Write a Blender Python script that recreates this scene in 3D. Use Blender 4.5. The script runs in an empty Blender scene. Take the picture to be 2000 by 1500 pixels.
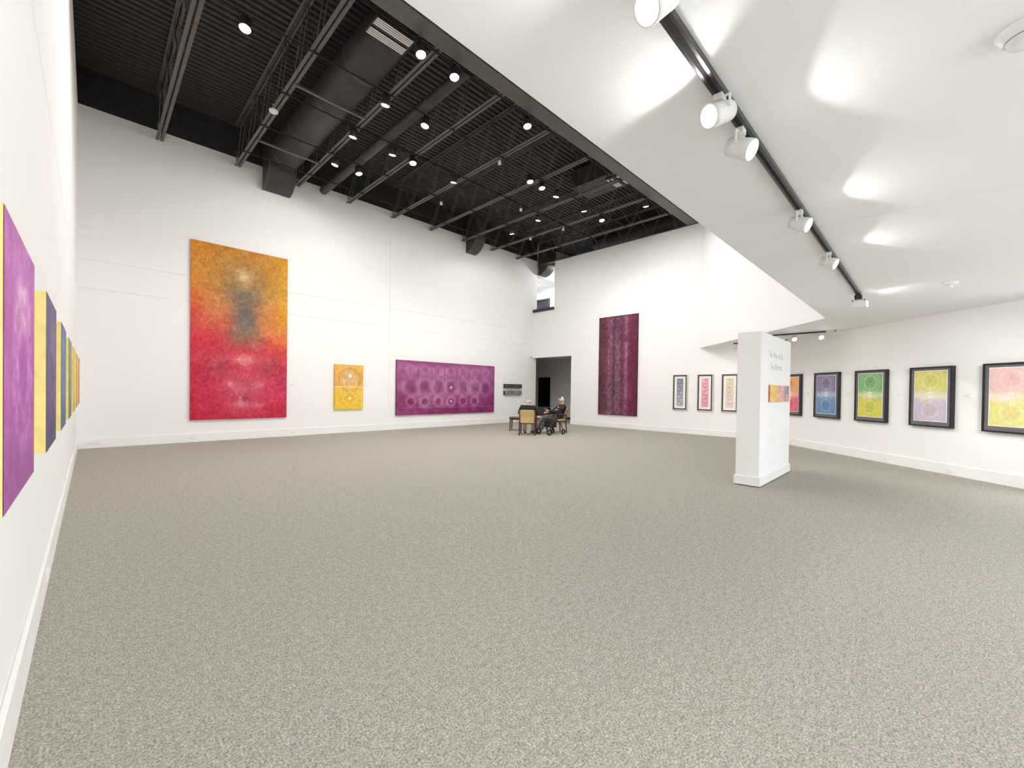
import bpy, math, random
import numpy as np
from mathutils import Vector, Matrix

random.seed(7)
rng = np.random.default_rng(7)
C = bpy.context.scene
col = C.collection
PI = math.pi

# ------------------------------------------------------------------ camera
cam_d = bpy.data.cameras.new('camera'); cam = bpy.data.objects.new('camera', cam_d); col.objects.link(cam)
yaw, pitch, roll = (math.radians(a) for a in (45.117, -0.533, 0.8))
fw = Vector((math.sin(yaw) * math.cos(pitch), math.cos(yaw) * math.cos(pitch), math.sin(pitch)))
rt = Vector((math.cos(yaw), -math.sin(yaw), 0)); up = rt.cross(fw)
r2 = rt * math.cos(roll) + up * math.sin(roll); u2 = up * math.cos(roll) - rt * math.sin(roll)
M = Matrix((r2, u2, -fw)).transposed().to_4x4(); M.translation = Vector((0, 0, 1.45))
cam.matrix_world = M
cam_d.sensor_fit = 'HORIZONTAL'; cam_d.sensor_width = 36.0
cam_d.lens = 817.59 / 2000 * 36.0
cam_d.shift_y = (770.47 - 750) / 2000
cam_d.clip_start = 0.02; cam_d.clip_end = 200
C.camera = cam

# ------------------------------------------------------------------ world, exposure, light levels
C.view_settings.view_transform = 'Standard'; C.view_settings.look = 'None'
C.view_settings.exposure = 0.34; C.view_settings.gamma = 1.0
C.view_settings.use_curve_mapping = False
world = bpy.data.worlds.new('daylight'); C.world = world; world.use_nodes = True
bgn = world.node_tree.nodes['Background']
bgn.inputs[1].default_value = 5.2
_n = world.node_tree.nodes; _l = world.node_tree.links            # pale overcast sky over a darker pavement
_g = _n.new('ShaderNodeNewGeometry'); _s = _n.new('ShaderNodeSeparateXYZ'); _r = _n.new('ShaderNodeValToRGB')
_m = _n.new('ShaderNodeMapRange'); _m.inputs[1].default_value = 0.03; _m.inputs[2].default_value = -0.03
_r.color_ramp.elements[0].color = (0.50, 0.52, 0.53, 1); _r.color_ramp.elements[1].color = (0.86, 0.93, 1.0, 1)
_l.new(_g.outputs['Incoming'], _s.inputs[0]); _l.new(_s.outputs['Z'], _m.inputs[0]); _l.new(_m.outputs[0], _r.inputs[0]); _l.new(_r.outputs[0], bgn.inputs[0])
C.cycles.max_bounces = 10; C.cycles.diffuse_bounces = 7; C.cycles.glossy_bounces = 3
C.cycles.transmission_bounces = 4; C.cycles.sample_clamp_indirect = 6.0
C.cycles.caustics_reflective = False; C.cycles.caustics_refractive = False
C.cycles.use_denoising = True
P_HIGH = 140.0        # each lamp under the black deck
P_TRACK = 9.0         # lamps of the low track aimed away from the track
P_TRACK_NEAR = 10.0   # the two lamps aimed at the wall of small canvases
P_SIDE = 6.0         # lamps of the far track
P_FILL = 150.0        # added unseen fill lamps behind the viewer, aimed at the slanting wall
WARM = (1.0, 0.98, 0.955); NEUTRAL = (1.0, 0.98, 0.96)

# ------------------------------------------------------------------ room dimensions (metres)
XL, XF, YB = -0.240, 14.968, 13.498           # left wall, far wall, long back wall
ZW, ZF, ZD = 7.703, 7.40, 8.55                # white paint top, far wall top, deck
ZS, YS = 3.020, 1.528                         # low ceiling and its edge
PX, QY = 10.6585, 5.696                       # corner of the low ceiling, its end on the far wall
WR0, WRK = 11.4966, 0.95                      # right wall: x = WR0 + WRK*y
YC = (XF - WR0) / WRK
YN = -4.0; YG0 = -1.5                                     # front wall, behind the camera
wr = lambda y: WR0 + WRK * y
DOOR_Y, DOOR_Z = 11.236, 3.03
GAP_Y, GAP_Z = 12.25, 5.20

# ------------------------------------------------------------------ helpers
def lin(c):
    c = np.asarray(c, float) / 255.0
    return np.where(c <= 0.04045, c / 12.92, ((c + 0.055) / 1.055) ** 2.4)

def srgb(r, g, b): return tuple(lin((r, g, b))) + (1.0,)

def mat(name, c, rough=0.6, metal=0.0, emit=None, estr=0.0, noise=None, bump=None, coat=0.0):
    m = bpy.data.materials.new(name); m.use_nodes = True
    nt = m.node_tree; b = nt.nodes['Principled BSDF']
    b.inputs['Base Color'].default_value = c; b.inputs['Roughness'].default_value = rough
    b.inputs['Metallic'].default_value = metal
    if coat: b.inputs['Coat Weight'].default_value = coat
    if emit:
        b.inputs['Emission Color'].default_value = emit; b.inputs['Emission Strength'].default_value = estr
    tc = nt.nodes.new('ShaderNodeTexCoord')
    if noise:
        sc, amt = noise
        n = nt.nodes.new('ShaderNodeTexNoise'); n.inputs['Scale'].default_value = sc; n.inputs['Detail'].default_value = 4
        nt.links.new(tc.outputs['Object'], n.inputs['Vector'])
        r = nt.nodes.new('ShaderNodeValToRGB')
        r.color_ramp.elements[0].position = 0.3; r.color_ramp.elements[1].position = 0.7
        lo = tuple(max(0, v * (1 - amt)) for v in c[:3]) + (1,); hi = tuple(min(1, v * (1 + amt)) for v in c[:3]) + (1,)
        r.color_ramp.elements[0].color = lo; r.color_ramp.elements[1].color = hi
        nt.links.new(n.outputs['Fac'], r.inputs[0]); nt.links.new(r.outputs[0], b.inputs['Base Color'])
    if bump:
        sc, st, di = bump
        n = nt.nodes.new('ShaderNodeTexNoise'); n.inputs['Scale'].default_value = sc; n.inputs['Detail'].default_value = 3
        nt.links.new(tc.outputs['Object'], n.inputs['Vector'])
        bp = nt.nodes.new('ShaderNodeBump'); bp.inputs['Strength'].default_value = st; bp.inputs['Distance'].default_value = di
        nt.links.new(n.outputs['Fac'], bp.inputs['Height']); nt.links.new(bp.outputs[0], b.inputs['Normal'])
    return m

def paint_mat(name, rough=0.75, grain=260.0, amt=0.16):
    m = bpy.data.materials.new(name); m.use_nodes = True
    nt = m.node_tree; b = nt.nodes['Principled BSDF']; b.inputs['Roughness'].default_value = rough
    a = nt.nodes.new('ShaderNodeAttribute'); a.attribute_name = 'paint'
    tc = nt.nodes.new('ShaderNodeTexCoord')
    n = nt.nodes.new('ShaderNodeTexNoise'); n.inputs['Scale'].default_value = grain; n.inputs['Detail'].default_value = 2
    nt.links.new(tc.outputs['Object'], n.inputs['Vector'])
    mr = nt.nodes.new('ShaderNodeMapRange'); mr.inputs[1].default_value = 0.3; mr.inputs[2].default_value = 0.7
    mr.inputs[3].default_value = 1 - amt; mr.inputs[4].default_value = 1 + amt
    nt.links.new(n.outputs['Fac'], mr.inputs[0])
    mx = nt.nodes.new('ShaderNodeVectorMath'); mx.operation = 'SCALE'
    nt.links.new(a.outputs['Color'], mx.inputs[0]); nt.links.new(mr.outputs[0], mx.inputs['Scale'])
    nt.links.new(mx.outputs[0], b.inputs['Base Color'])
    return m

class MB:
    def __init__(self): self.v = []; self.f = []; self.sm = []
    def add(self, vs, fs, smooth=False):
        o = len(self.v); self.v += [tuple(p) for p in vs]; self.f += [tuple(i + o for i in f) for f in fs]; self.sm += [smooth] * len(fs); return self
    def box(self, x0, x1, y0, y1, z0, z1):
        x0, x1 = min(x0, x1), max(x0, x1); y0, y1 = min(y0, y1), max(y0, y1); z0, z1 = min(z0, z1), max(z0, z1)
        return self.add([(x0, y0, z0), (x1, y0, z0), (x1, y1, z0), (x0, y1, z0), (x0, y0, z1), (x1, y0, z1), (x1, y1, z1), (x0, y1, z1)],
                        [(3, 2, 1, 0), (4, 5, 6, 7), (0, 1, 5, 4), (1, 2, 6, 5), (2, 3, 7, 6), (3, 0, 4, 7)])
    def tube(self, pts, r, n=8, caps=True):
        pts = [Vector(p) for p in pts]; rs = r if isinstance(r, (list, tuple)) else [r] * len(pts)
        vs = []; fs = []; ref = None
        for i, p in enumerate(pts):
            d = (pts[min(i + 1, len(pts) - 1)] - pts[max(i - 1, 0)]).normalized()
            if ref is None:
                ref = Vector((0, 0, 1)) if abs(d.z) < 0.9 else Vector((1, 0, 0))
            a = d.cross(ref).normalized(); b = a.cross(d).normalized(); ref = b
            for k in range(n):
                t = 2 * PI * k / n; vs.append(p + (a * math.cos(t) + b * math.sin(t)) * rs[i])
        for i in range(len(pts) - 1):
            for k in range(n):
                fs.append((i * n + k, i * n + (k + 1) % n, (i + 1) * n + (k + 1) % n, (i + 1) * n + k))
        self.add(vs, fs, n > 6)
        if caps:
            o = len(self.v) - len(vs)
            self.f += [tuple(o + k for k in reversed(range(n))), tuple(o + (len(pts) - 1) * n + k for k in range(n))]; self.sm += [False, False]
        return self
    def lathe(self, prof, n=24, c=(0, 0, 0), axis=(0, 0, 1), cap=True):
        # profile of (radius, height) along the axis
        q = Vector((0, 0, 1)).rotation_difference(Vector(axis).normalized()); c = Vector(c); vs = []; fs = []
        for (r, h) in prof:
            for k in range(n):
                t = 2 * PI * k / n; vs.append(c + q @ Vector((r * math.cos(t), r * math.sin(t), h)))
        for i in range(len(prof) - 1):
            for k in range(n):
                fs.append((i * n + k, i * n + (k + 1) % n, (i + 1) * n + (k + 1) % n, (i + 1) * n + k))
        self.add(vs, fs, True)
        if cap:
            o = len(self.v) - len(vs)
            self.f += [tuple(o + k for k in reversed(range(n))), tuple(o + (len(prof) - 1) * n + k for k in range(n))]; self.sm += [False, False]
        return self
    def prism(self, poly, z0, z1):
        n = len(poly); vs = [(x, y, z0) for x, y in poly] + [(x, y, z1) for x, y in poly]
        fs = [tuple(reversed(range(n))), tuple(range(n, 2 * n))] + [(i, (i + 1) % n, n + (i + 1) % n, n + i) for i in range(n)]
        return self.add(vs, fs)
    def extr_x(self, prof, x0, x1):
        # closed profile of (y, z) swept along x
        n = len(prof); vs = [(x0, y, z) for y, z in prof] + [(x1, y, z) for y, z in prof]
        fs = [tuple(range(n)), tuple(reversed(range(n, 2 * n)))] + [(i, n + i, n + (i + 1) % n, (i + 1) % n) for i in range(n)]
        return self.add(vs, fs)
    def ball(self, c, r, n=12, sc=(1, 1, 1)):
        m = n // 2; prof = []
        vs = [(c[0], c[1], c[2] - r * sc[2])]
        for i in range(1, m):
            t = -PI / 2 + PI * i / m
            for k in range(n):
                a = 2 * PI * k / n
                vs.append((c[0] + r * sc[0] * math.cos(t) * math.cos(a), c[1] + r * sc[1] * math.cos(t) * math.sin(a), c[2] + r * sc[2] * math.sin(t)))
        vs.append((c[0], c[1], c[2] + r * sc[2])); fs = []
        for k in range(n): fs.append((0, 1 + (k + 1) % n, 1 + k))
        for i in range(m - 2):
            for k in range(n):
                fs.append((1 + i * n + k, 1 + i * n + (k + 1) % n, 1 + (i + 1) * n + (k + 1) % n, 1 + (i + 1) * n + k))
        e = len(vs) - 1
        for k in range(n): fs.append((e, 1 + (m - 2) * n + k, 1 + (m - 2) * n + (k + 1) % n))
        return self.add(vs, fs, True)
    def mesh(self, name, m):
        me = bpy.data.meshes.new(name); me.from_pydata(self.v, [], self.f)
        me.polygons.foreach_set('use_smooth', self.sm)
        if m: me.materials.append(m)
        me.update(); return me
    def build(self, name, m, parent=None, bevel=0.0):
        o = bpy.data.objects.new(name, self.mesh(name, m)); col.objects.link(o)
        if parent is not None: o.parent = parent
        if bevel:
            b = o.modifiers.new('edge', 'BEVEL'); b.width = bevel; b.segments = 2; b.limit_method = 'ANGLE'
        return o

def tag(o, label, cat, group=None, kind=None):
    if label: o['label'] = label
    if cat: o['category'] = cat
    if group: o['group'] = group
    if kind: o['kind'] = kind
    return o

def thing(name, label, cat, loc=(0, 0, 0), rz=0.0, group=None):
    o = bpy.data.objects.new(name, None); col.objects.link(o); o.empty_display_size = 0.1
    o.location = loc; o.rotation_euler = (0, 0, rz)
    return tag(o, label, cat, group)

def struct(o, label=None):
    o['kind'] = 'structure'
    if label: o['label'] = label
    return o

def dup(root, loc, rz=None, label=None, group=None):
    r = root.copy(); col.objects.link(r); r.location = loc
    if rz is not None: r.rotation_euler = (0, 0, rz)
    if label: r['label'] = label
    if group: r['group'] = group
    for ch in list(root.children):
        c = ch.copy(); col.objects.link(c); c.parent = r
        for g in ch.children:
            d = g.copy(); col.objects.link(d); d.parent = c
    return r

# ------------------------------------------------------------------ materials
m_wall = mat('white_wall_paint', (0.88, 0.876, 0.868, 1), 0.7, bump=(90, 0.06, 0.004))
m_soff = mat('white_ceiling_paint', (0.865, 0.868, 0.872, 1), 0.75, bump=(110, 0.08, 0.004))
m_base = mat('white_gloss_trim', (0.88, 0.875, 0.86, 1), 0.45, noise=(3, 0.02))
m_black = mat('black_ceiling_paint', (0.020, 0.018, 0.018, 1), 0.75, noise=(6, 0.35))
m_deck = mat('black_deck_paint', (0.034, 0.030, 0.030, 1), 0.6, noise=(9, 0.3))
m_steel = mat('black_steel', (0.10, 0.092, 0.087, 1), 0.5, noise=(25, 0.2))
m_duct = mat('black_duct_paint', (0.046, 0.040, 0.038, 1), 0.55, noise=(5, 0.2))
m_dark = mat('dark_fixture', (0.03, 0.028, 0.03, 1), 0.4, noise=(20, 0.2))
m_rail = mat('matt_black_rail', (0.010, 0.009, 0.009, 1), 0.8, noise=(20, 0.2))
m_track = mat('track_metal', (0.045, 0.04, 0.042, 1), 0.28, metal=0.3, noise=(30, 0.2))
m_fix = mat('white_fixture', (0.80, 0.80, 0.78, 1), 0.4, noise=(20, 0.03))
m_lens = mat('lit_lens', (1, 1, 1, 1), 0.4, emit=(1.0, 0.95, 0.86, 1), estr=22.0)
m_glow = mat('lit_lens_low', (1, 1, 1, 1), 0.4, emit=(1.0, 0.97, 0.92, 1), estr=9.0)
m_plate = mat('outlet_plastic', (0.84, 0.83, 0.80, 1), 0.35, noise=(40, 0.03))
m_slot = mat('outlet_slot', (0.25, 0.24, 0.23, 1), 0.5, noise=(40, 0.1))
m_card = mat('white_card', (0.9, 0.9, 0.88, 1), 0.6, noise=(60, 0.02))
m_ink = mat('grey_ink', (0.42, 0.41, 0.40, 1), 0.7, noise=(60, 0.05))
m_letter = mat('pale_grey_vinyl', (0.70, 0.69, 0.67, 1), 0.6, noise=(60, 0.05))
m_paint = paint_mat('canvas_paint', 0.75, 55.0, 0.14)
m_print = paint_mat('print_paint', 0.6, 90.0, 0.06)
m_yedge = mat('cream_yellow_edge', srgb(238, 218, 140), 0.7, noise=(14, 0.08))
m_fblack = mat('black_frame', (0.012, 0.011, 0.012, 1), 0.4, noise=(30, 0.3))
m_gmat = mat('charcoal_mat_board', (0.14, 0.14, 0.143, 1), 0.8, noise=(80, 0.25))
m_wmat = mat('white_mat_board', (0.88, 0.88, 0.86, 1), 0.8, noise=(60, 0.02))
m_silver = mat('silver_frame', (0.72, 0.70, 0.65, 1), 0.4, metal=0.15, noise=(40, 0.12))
m_brown = mat('dark_brown_frame', (0.05, 0.028, 0.022, 1), 0.4, noise=(40, 0.3))
m_wood = mat('red_brown_wood', (0.085, 0.028, 0.016, 1), 0.38, noise=(18, 0.35))
m_uphol = mat('tan_upholstery', srgb(200, 172, 124), 0.9, noise=(60, 0.12), bump=(300, 0.2, 0.002))
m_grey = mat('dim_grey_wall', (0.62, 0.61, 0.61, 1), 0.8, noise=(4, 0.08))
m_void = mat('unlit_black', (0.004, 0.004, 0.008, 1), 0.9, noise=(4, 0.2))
m_glass = mat('dark_window_glass', (0.035, 0.035, 0.05, 1), 0.25, noise=(3, 0.5))

def carpet():
    m = bpy.data.materials.new('speckled_carpet'); m.use_nodes = True
    nt = m.node_tree; b = nt.nodes['Principled BSDF']; b.inputs['Roughness'].default_value = 0.95
    b.inputs['Specular IOR Level'].default_value = 0.1
    tc = nt.nodes.new('ShaderNodeTexCoord')
    def noise(s, d=2.0, r=0.6, stretch=(1, 1, 1)):
        mp = nt.nodes.new('ShaderNodeMapping'); mp.inputs['Scale'].default_value = stretch
        n = nt.nodes.new('ShaderNodeTexNoise'); n.inputs['Scale'].default_value = s; n.inputs['Detail'].default_value = d; n.inputs['Roughness'].default_value = r
        nt.links.new(tc.outputs['Object'], mp.inputs[0]); nt.links.new(mp.outputs[0], n.inputs['Vector']); return n
    fine = noise(105, 3, 0.75)
    rp = nt.nodes.new('ShaderNodeValToRGB'); cr = rp.color_ramp
    cr.elements[0].position = 0.30; cr.elements[0].color = srgb(110, 106, 97)
    cr.elements[1].position = 0.72; cr.elements[1].color = srgb(219, 215, 206)
    e = cr.elements.new(0.5); e.color = srgb(170, 165, 154)
    nt.links.new(fine.outputs['Fac'], rp.inputs[0])
    mid_ = noise(27, 3, 0.7)
    mrg = nt.nodes.new('ShaderNodeMapRange'); mrg.inputs[1].default_value = 0.32; mrg.inputs[2].default_value = 0.68; mrg.inputs[3].default_value = 0.84; mrg.inputs[4].default_value = 1.16
    nt.links.new(mid_.outputs['Fac'], mrg.inputs[0])
    sc_ = nt.nodes.new('ShaderNodeVectorMath'); sc_.operation = 'SCALE'; nt.links.new(rp.outputs[0], sc_.inputs[0]); nt.links.new(mrg.outputs[0], sc_.inputs['Scale'])
    tint = noise(8, 2, 0.6)
    r2_ = nt.nodes.new('ShaderNodeValToRGB'); r2_.color_ramp.elements[0].position = 0.38; r2_.color_ramp.elements[1].position = 0.62
    r2_.color_ramp.elements[0].color = (0.95, 0.965, 0.94, 1); r2_.color_ramp.elements[1].color = (1.0, 0.975, 0.97, 1)
    nt.links.new(tint.outputs['Fac'], r2_.inputs[0])
    mx = nt.nodes.new('ShaderNodeMixRGB'); mx.blend_type = 'MULTIPLY'; mx.inputs[0].default_value = 1.0
    nt.links.new(sc_.outputs[0], mx.inputs[1]); nt.links.new(r2_.outputs[0], mx.inputs[2]); nt.links.new(mx.outputs[0], b.inputs['Base Color'])
    bp = nt.nodes.new('ShaderNodeBump'); bp.inputs['Strength'].default_value = 0.6; bp.inputs['Distance'].default_value = 0.006
    nt.links.new(fine.outputs['Fac'], bp.inputs['Height']); nt.links.new(bp.outputs[0], b.inputs['Normal'])
    return m
m_carpet = carpet()

# ------------------------------------------------------------------ floor, walls, ceilings
fl = MB(); fl.prism([(XL - .2, YN - .2), (wr(YN) + .3, YN - .2), (wr(YG0) + .3, YG0), (XF + .05, YC), (19.2, YC), (19.2, 18.2), (XL - .2, 18.2)], -0.12, 0.0)
struct(fl.build('floor', m_carpet), 'grey beige speckled carpet across the whole gallery')

J = 0.006                                                                 # half width of a wall joint
def panelled(name, backing, panels, label):
    w = struct(backing.build(name, m_wall), label)
    for p in panels: MB().box(*p).build('panel', m_wall, w, bevel=0.0)
    return w
zj = [0.0, 3.624, 4.281, ZW]; xj = [XL, 7.394, 15.17]
pan = []
for a in range(3):
    for b_ in range(2):
        pan.append((xj[b_] + (J if b_ else 0), xj[b_ + 1] - (J if b_ == 0 else 0), YB, YB + .012, zj[a] + (J if a else 0), zj[a + 1] - (J if a < 2 else 0)))
panelled('wall_back', MB().box(XL - .2, 15.17, YB + .012, YB + .2, 0, ZW), pan, 'long white back wall with the orange and purple canvases')
yj = [YN, 1.3, YB]
pan = []
for z0, z1 in ((0, 3.55), (3.55, ZW)):
    pan.append((XL - .012, XL, YN, YB + .012, z0 + (J if z0 else 0), z1 - (J if not z0 else 0)))
panelled('wall_left', MB().box(XL - .2, XL - .012, YN, YB + .2, 0, ZW), pan, 'white wall carrying the row of small square canvases')
struct(MB().box(XL - .25, 15.17, YB + .02, YB + .2, ZW, ZD + .1).build('trim_1', m_black), 'black painted band above the long white wall')
struct(MB().box(XL - .25, XL - .02, YS - .2, YB + .2, ZW, ZD + .1).build('trim_2', m_black), 'black painted band above the wall of small canvases')
w = MB(); T = XF + .2
w.box(XF, T, YC - .1, DOOR_Y, 0, ZF); w.box(XF, T, DOOR_Y, GAP_Y, DOOR_Z, ZF); w.box(XF, T, GAP_Y, YB, DOOR_Z, GAP_Z)
struct(w.build('wall_far', m_wall), 'white far wall with the tall dark purple canvas')
th = math.hypot(1, WRK)
YG = -1.55; YH = -2.45                                                                # glazing continues the right wall out of the picture
w = MB(); w.prism([(wr(YG), YG), (wr(YG) + .3, YG), (XF + .05, YC - .18), (XF, YC)], 0, ZS + .1)
w.prism([(wr(YH), YH), (wr(YH) + .2, YH), (wr(YG) + .2, YG), (wr(YG), YG)], 2.90, ZS + .1); w.prism([(wr(YN), YN), (wr(YN) + .2, YN), (wr(YH) + .2, YH), (wr(YH), YH)], 0, ZS + .1)
struct(w.build('wall_right', m_wall), 'white slanting wall carrying the black framed prints')
w = MB(); xa, xb = 0.3, 7.3
w.box(XL - .2, xa, YN - .2, YN, 0, ZS + .1); w.box(xb, wr(YN) + .3, YN - .2, YN, 0, ZS + .1); w.box(xa, xb, YN - .2, YN, 2.90, ZS + .1)
struct(w.build('wall_front', m_wall), 'white entrance wall behind the viewer with a glazed opening')
w = MB()
for k in range(7):
    x = xa + (xb - xa) * k / 6; w.box(x - .03, x + .03, YN - .14, YN - .06, 0, 2.90)
w.box(xa, xb, YN - .14, YN - .06, 0, .1); w.box(xa, xb, YN - .14, YN - .06, 2.82, 2.90)
struct(w.build('window_1', m_dark), 'dark framed entrance glazing behind the viewer')
w = MB()
for k in range(4):
    y_ = YH + (YG - YH) * k / 3; x = wr(y_) + .08; w.prism([(x - .04, y_ - .04), (x + .04, y_ - .04), (x + .04, y_ + .04), (x - .04, y_ + .04)], 0, 2.90)
for z0 in (0, 2.82): w.prism([(wr(YH) + .05, YH), (wr(YH) + .13, YH), (wr(YG) + .13, YG), (wr(YG) + .05, YG)], z0, z0 + .08)
struct(w.build('window_3', m_dark), 'dark framed glazing continuing the slanting wall out of view')
def portal(cx_, cy_, wd, hg, rz):
    l = bpy.data.lights.new('sky_portal', 'AREA'); l.shape = 'RECTANGLE'; l.size = wd; l.size_y = hg; l.cycles.is_portal = True
    o = bpy.data.objects.new('sky_portal', l); col.objects.link(o); o.location = (cx_, cy_, hg / 2); o.rotation_euler = (PI / 2, 0, rz)
portal((xa + xb) / 2, YN - .1, xb - xa, 2.9, PI)
ym = (YH + YG) / 2; portal(wr(ym) + .1, ym, (YG - YH) * math.hypot(1, WRK), 2.9, math.atan2(-1 / math.hypot(1, WRK), -WRK / math.hypot(1, WRK)) + PI * 0)

# low ceiling: two panels beside a thin seam, on one backing slab
SEAM = 4.815
soff = MB().prism([(XL - .2, YN - .2), (wr(YN) + .2, YN - .2), (XF + .1, YC), (XF + .1, QY - .05), (XF, QY - .05), (PX + .03, YS - .03), (XL, YS - .03)], ZS + .01, ZS + .25)
low = struct(soff.build('ceiling', m_soff), 'low smooth white ceiling with the black lamp track')
MB().prism([(XL, YN), (SEAM - .004, YN), (SEAM - .004, YS), (XL, YS)], ZS, ZS + .01).build('panel', m_soff, low)
MB().prism([(SEAM + .004, YN), (wr(YN), YN), (XF, YC), (XF, QY), (PX, YS), (SEAM + .004, YS)], ZS, ZS + .01).build('panel', m_soff, low)
w = MB(); w.box(XL, PX, YS - .15, YS, ZS + .001, ZD + .1)
dx, dy = XF - PX, QY - YS; L_ = math.hypot(dx, dy); nx_, ny_ = dy / L_ * .15, -dx / L_ * .15
w.prism([(PX, YS), (PX + nx_, YS + ny_), (XF + .15, QY + .04 - .12), (XF + .15, QY + .15), (XF, QY)], ZS + .001, ZD + .1)
struct(w.build('wall_upper', m_wall), 'white fascia wall rising from the edge of the low ceiling')

# corrugated black deck
w = MB(); per = 0.155; y = 1.2; prof = []
while y < 13.9:
    prof += [(y, ZD), (y + per * .45, ZD), (y + per * .58, ZD + .055), (y + per * .87, ZD + .055)]; y += per
n = len(prof); vs = [(XL - .3, a, b) for a, b in prof] + [(19.3, a, b) for a, b in prof]
w.add(vs, [(i, n + i, n + i + 1, i + 1) for i in range(n - 1)])
w.box(XL - .3, 19.3, 1.2, 18.3, ZD + .12, ZD + .3)
struct(w.build('ceiling', m_deck), 'black corrugated metal roof deck above the steel joists')

# rooms seen through the doorway and the upper opening
w = MB(); w.box(17.4, 17.6, 10.2, 14.434, 0, 3.1); w.box(17.4, 17.6, 14.434, 15.463, 2.2, 3.1); w.box(17.4, 17.6, 15.463, 18.2, 0, 3.1)
w.box(T, 17.6, 18.0, 18.2, 0, 3.1); w.box(T, 17.6, 10.0, 10.2, 0, 3.1); w.box(15.0, T, YB + .2, 18.2, 0, 3.1)
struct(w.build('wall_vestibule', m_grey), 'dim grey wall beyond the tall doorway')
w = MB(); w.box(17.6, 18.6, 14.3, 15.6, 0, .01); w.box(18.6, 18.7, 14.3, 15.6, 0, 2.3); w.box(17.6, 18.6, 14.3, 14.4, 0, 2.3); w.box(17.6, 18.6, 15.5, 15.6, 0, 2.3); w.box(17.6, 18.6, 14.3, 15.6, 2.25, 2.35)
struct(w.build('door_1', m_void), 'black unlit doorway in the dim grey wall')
struct(MB().box(17.38, 17.4, 10.2, 14.4, 0, .11).build('baseboard_vestibule', m_dark), 'dark baseboard in the dim room beyond the doorway')
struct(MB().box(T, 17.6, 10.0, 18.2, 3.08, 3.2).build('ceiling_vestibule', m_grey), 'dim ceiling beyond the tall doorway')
w = MB(); w.box(T, 19.2, 3.0, 18.2, 5.0, 5.19)
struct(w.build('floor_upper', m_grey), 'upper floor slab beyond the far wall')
w = MB(); w.box(15.17, 19.2, YB, YB + .02, 6.94, ZD + .1)
struct(w.build('wall_upper_back', mat('grey_white_paint', (0.5, 0.49, 0.49, 1), 0.8, noise=(3, .03))), 'grey wall above the bright upper room')
w = MB(); w.box(16.91, 17.05, YB + .2, 14.12, 5.19, 6.94); w.box(16.91, 17.05, 15.07, 18.2, 5.19, 6.94); w.box(16.91, 17.05, 14.12, 15.07, 6.34, 6.94); w.box(16.91, 17.05, 14.12, 15.07, 5.19, 5.6)
w.box(T - .25, 17.05, 17.6, 17.8, 5.19, 6.94); w.box(T - .25, T - .02, YB + .2, 17.6, 5.19, 6.94)
struct(w.build('wall_upper_room', m_wall), 'bright white wall of the upper room')
struct(MB().box(T - .25, 19.2, YB + .02, 17.8, 6.94, 7.0).build('ceiling_upper_room', m_soff), 'white ceiling of the upper room')
w = MB(); w.box(19.0, 19.2, 3.0, YB, 5.19, ZD + .1); w.box(T, 19.2, 2.9, 3.0, 3.2, ZD + .1)
struct(w.build('wall_beyond', m_black), 'black wall beyond the far wall top')
w = MB()
w.box(16.87, 16.95, 14.12, 15.07, 6.27, 6.34); w.box(16.87, 16.95, 14.12, 15.07, 5.60, 5.66); w.box(16.87, 16.95, 14.12, 14.19, 5.66, 6.27); w.box(16.87, 16.95, 15.0, 15.07, 5.66, 6.27)
wn = struct(w.build('window_2', mat('grey_metal_frame', (0.06, 0.06, 0.068, 1), 0.5, noise=(20, .2))), 'small dark framed window in the upper room')
MB().box(16.93, 16.94, 14.19, 15.0, 5.66, 6.27).build('pane', m_glass, wn)
struct(MB().box(XF - .09, T + .02, GAP_Y - .0, YB, GAP_Z, GAP_Z + .12).build('trim_3', mat('dark_sill_paint', (0.035, 0.03, 0.032, 1), .5, noise=(20, .2))), 'dark sill of the upper opening')

# baseboards
def bb(name, mb, label): return struct(mb.build(name, m_base, bevel=0.006), label)
bb('baseboard_back', MB().box(XL + .02, XF - .03, YB - .022, YB, 0, .225), 'white baseboard under the long back wall')
bb('baseboard_left', MB().box(XL, XL + .022, YN, YB, 0, .225), 'white baseboard under the small square canvases')
bb('baseboard_far', MB().box(XF - .022, XF, YC + .03, DOOR_Y, 0, .20), 'white baseboard under the tall dark purple canvas')
ux, uy = WRK / th, 1 / th                      # along the right wall
nx, ny = -1 / th, WRK / th                     # its normal, into the room
def on_right(y, off=0.0): return (wr(y) + nx * off, y + ny * off)
a0, a1 = on_right(YG), on_right(YC - .02); b0, b1 = on_right(YG, .022), on_right(YC - .02, .022)
bb('baseboard_right', MB().prism([a0, a1, b1, b0], 0, .20), 'white baseboard under the black framed prints')

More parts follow.
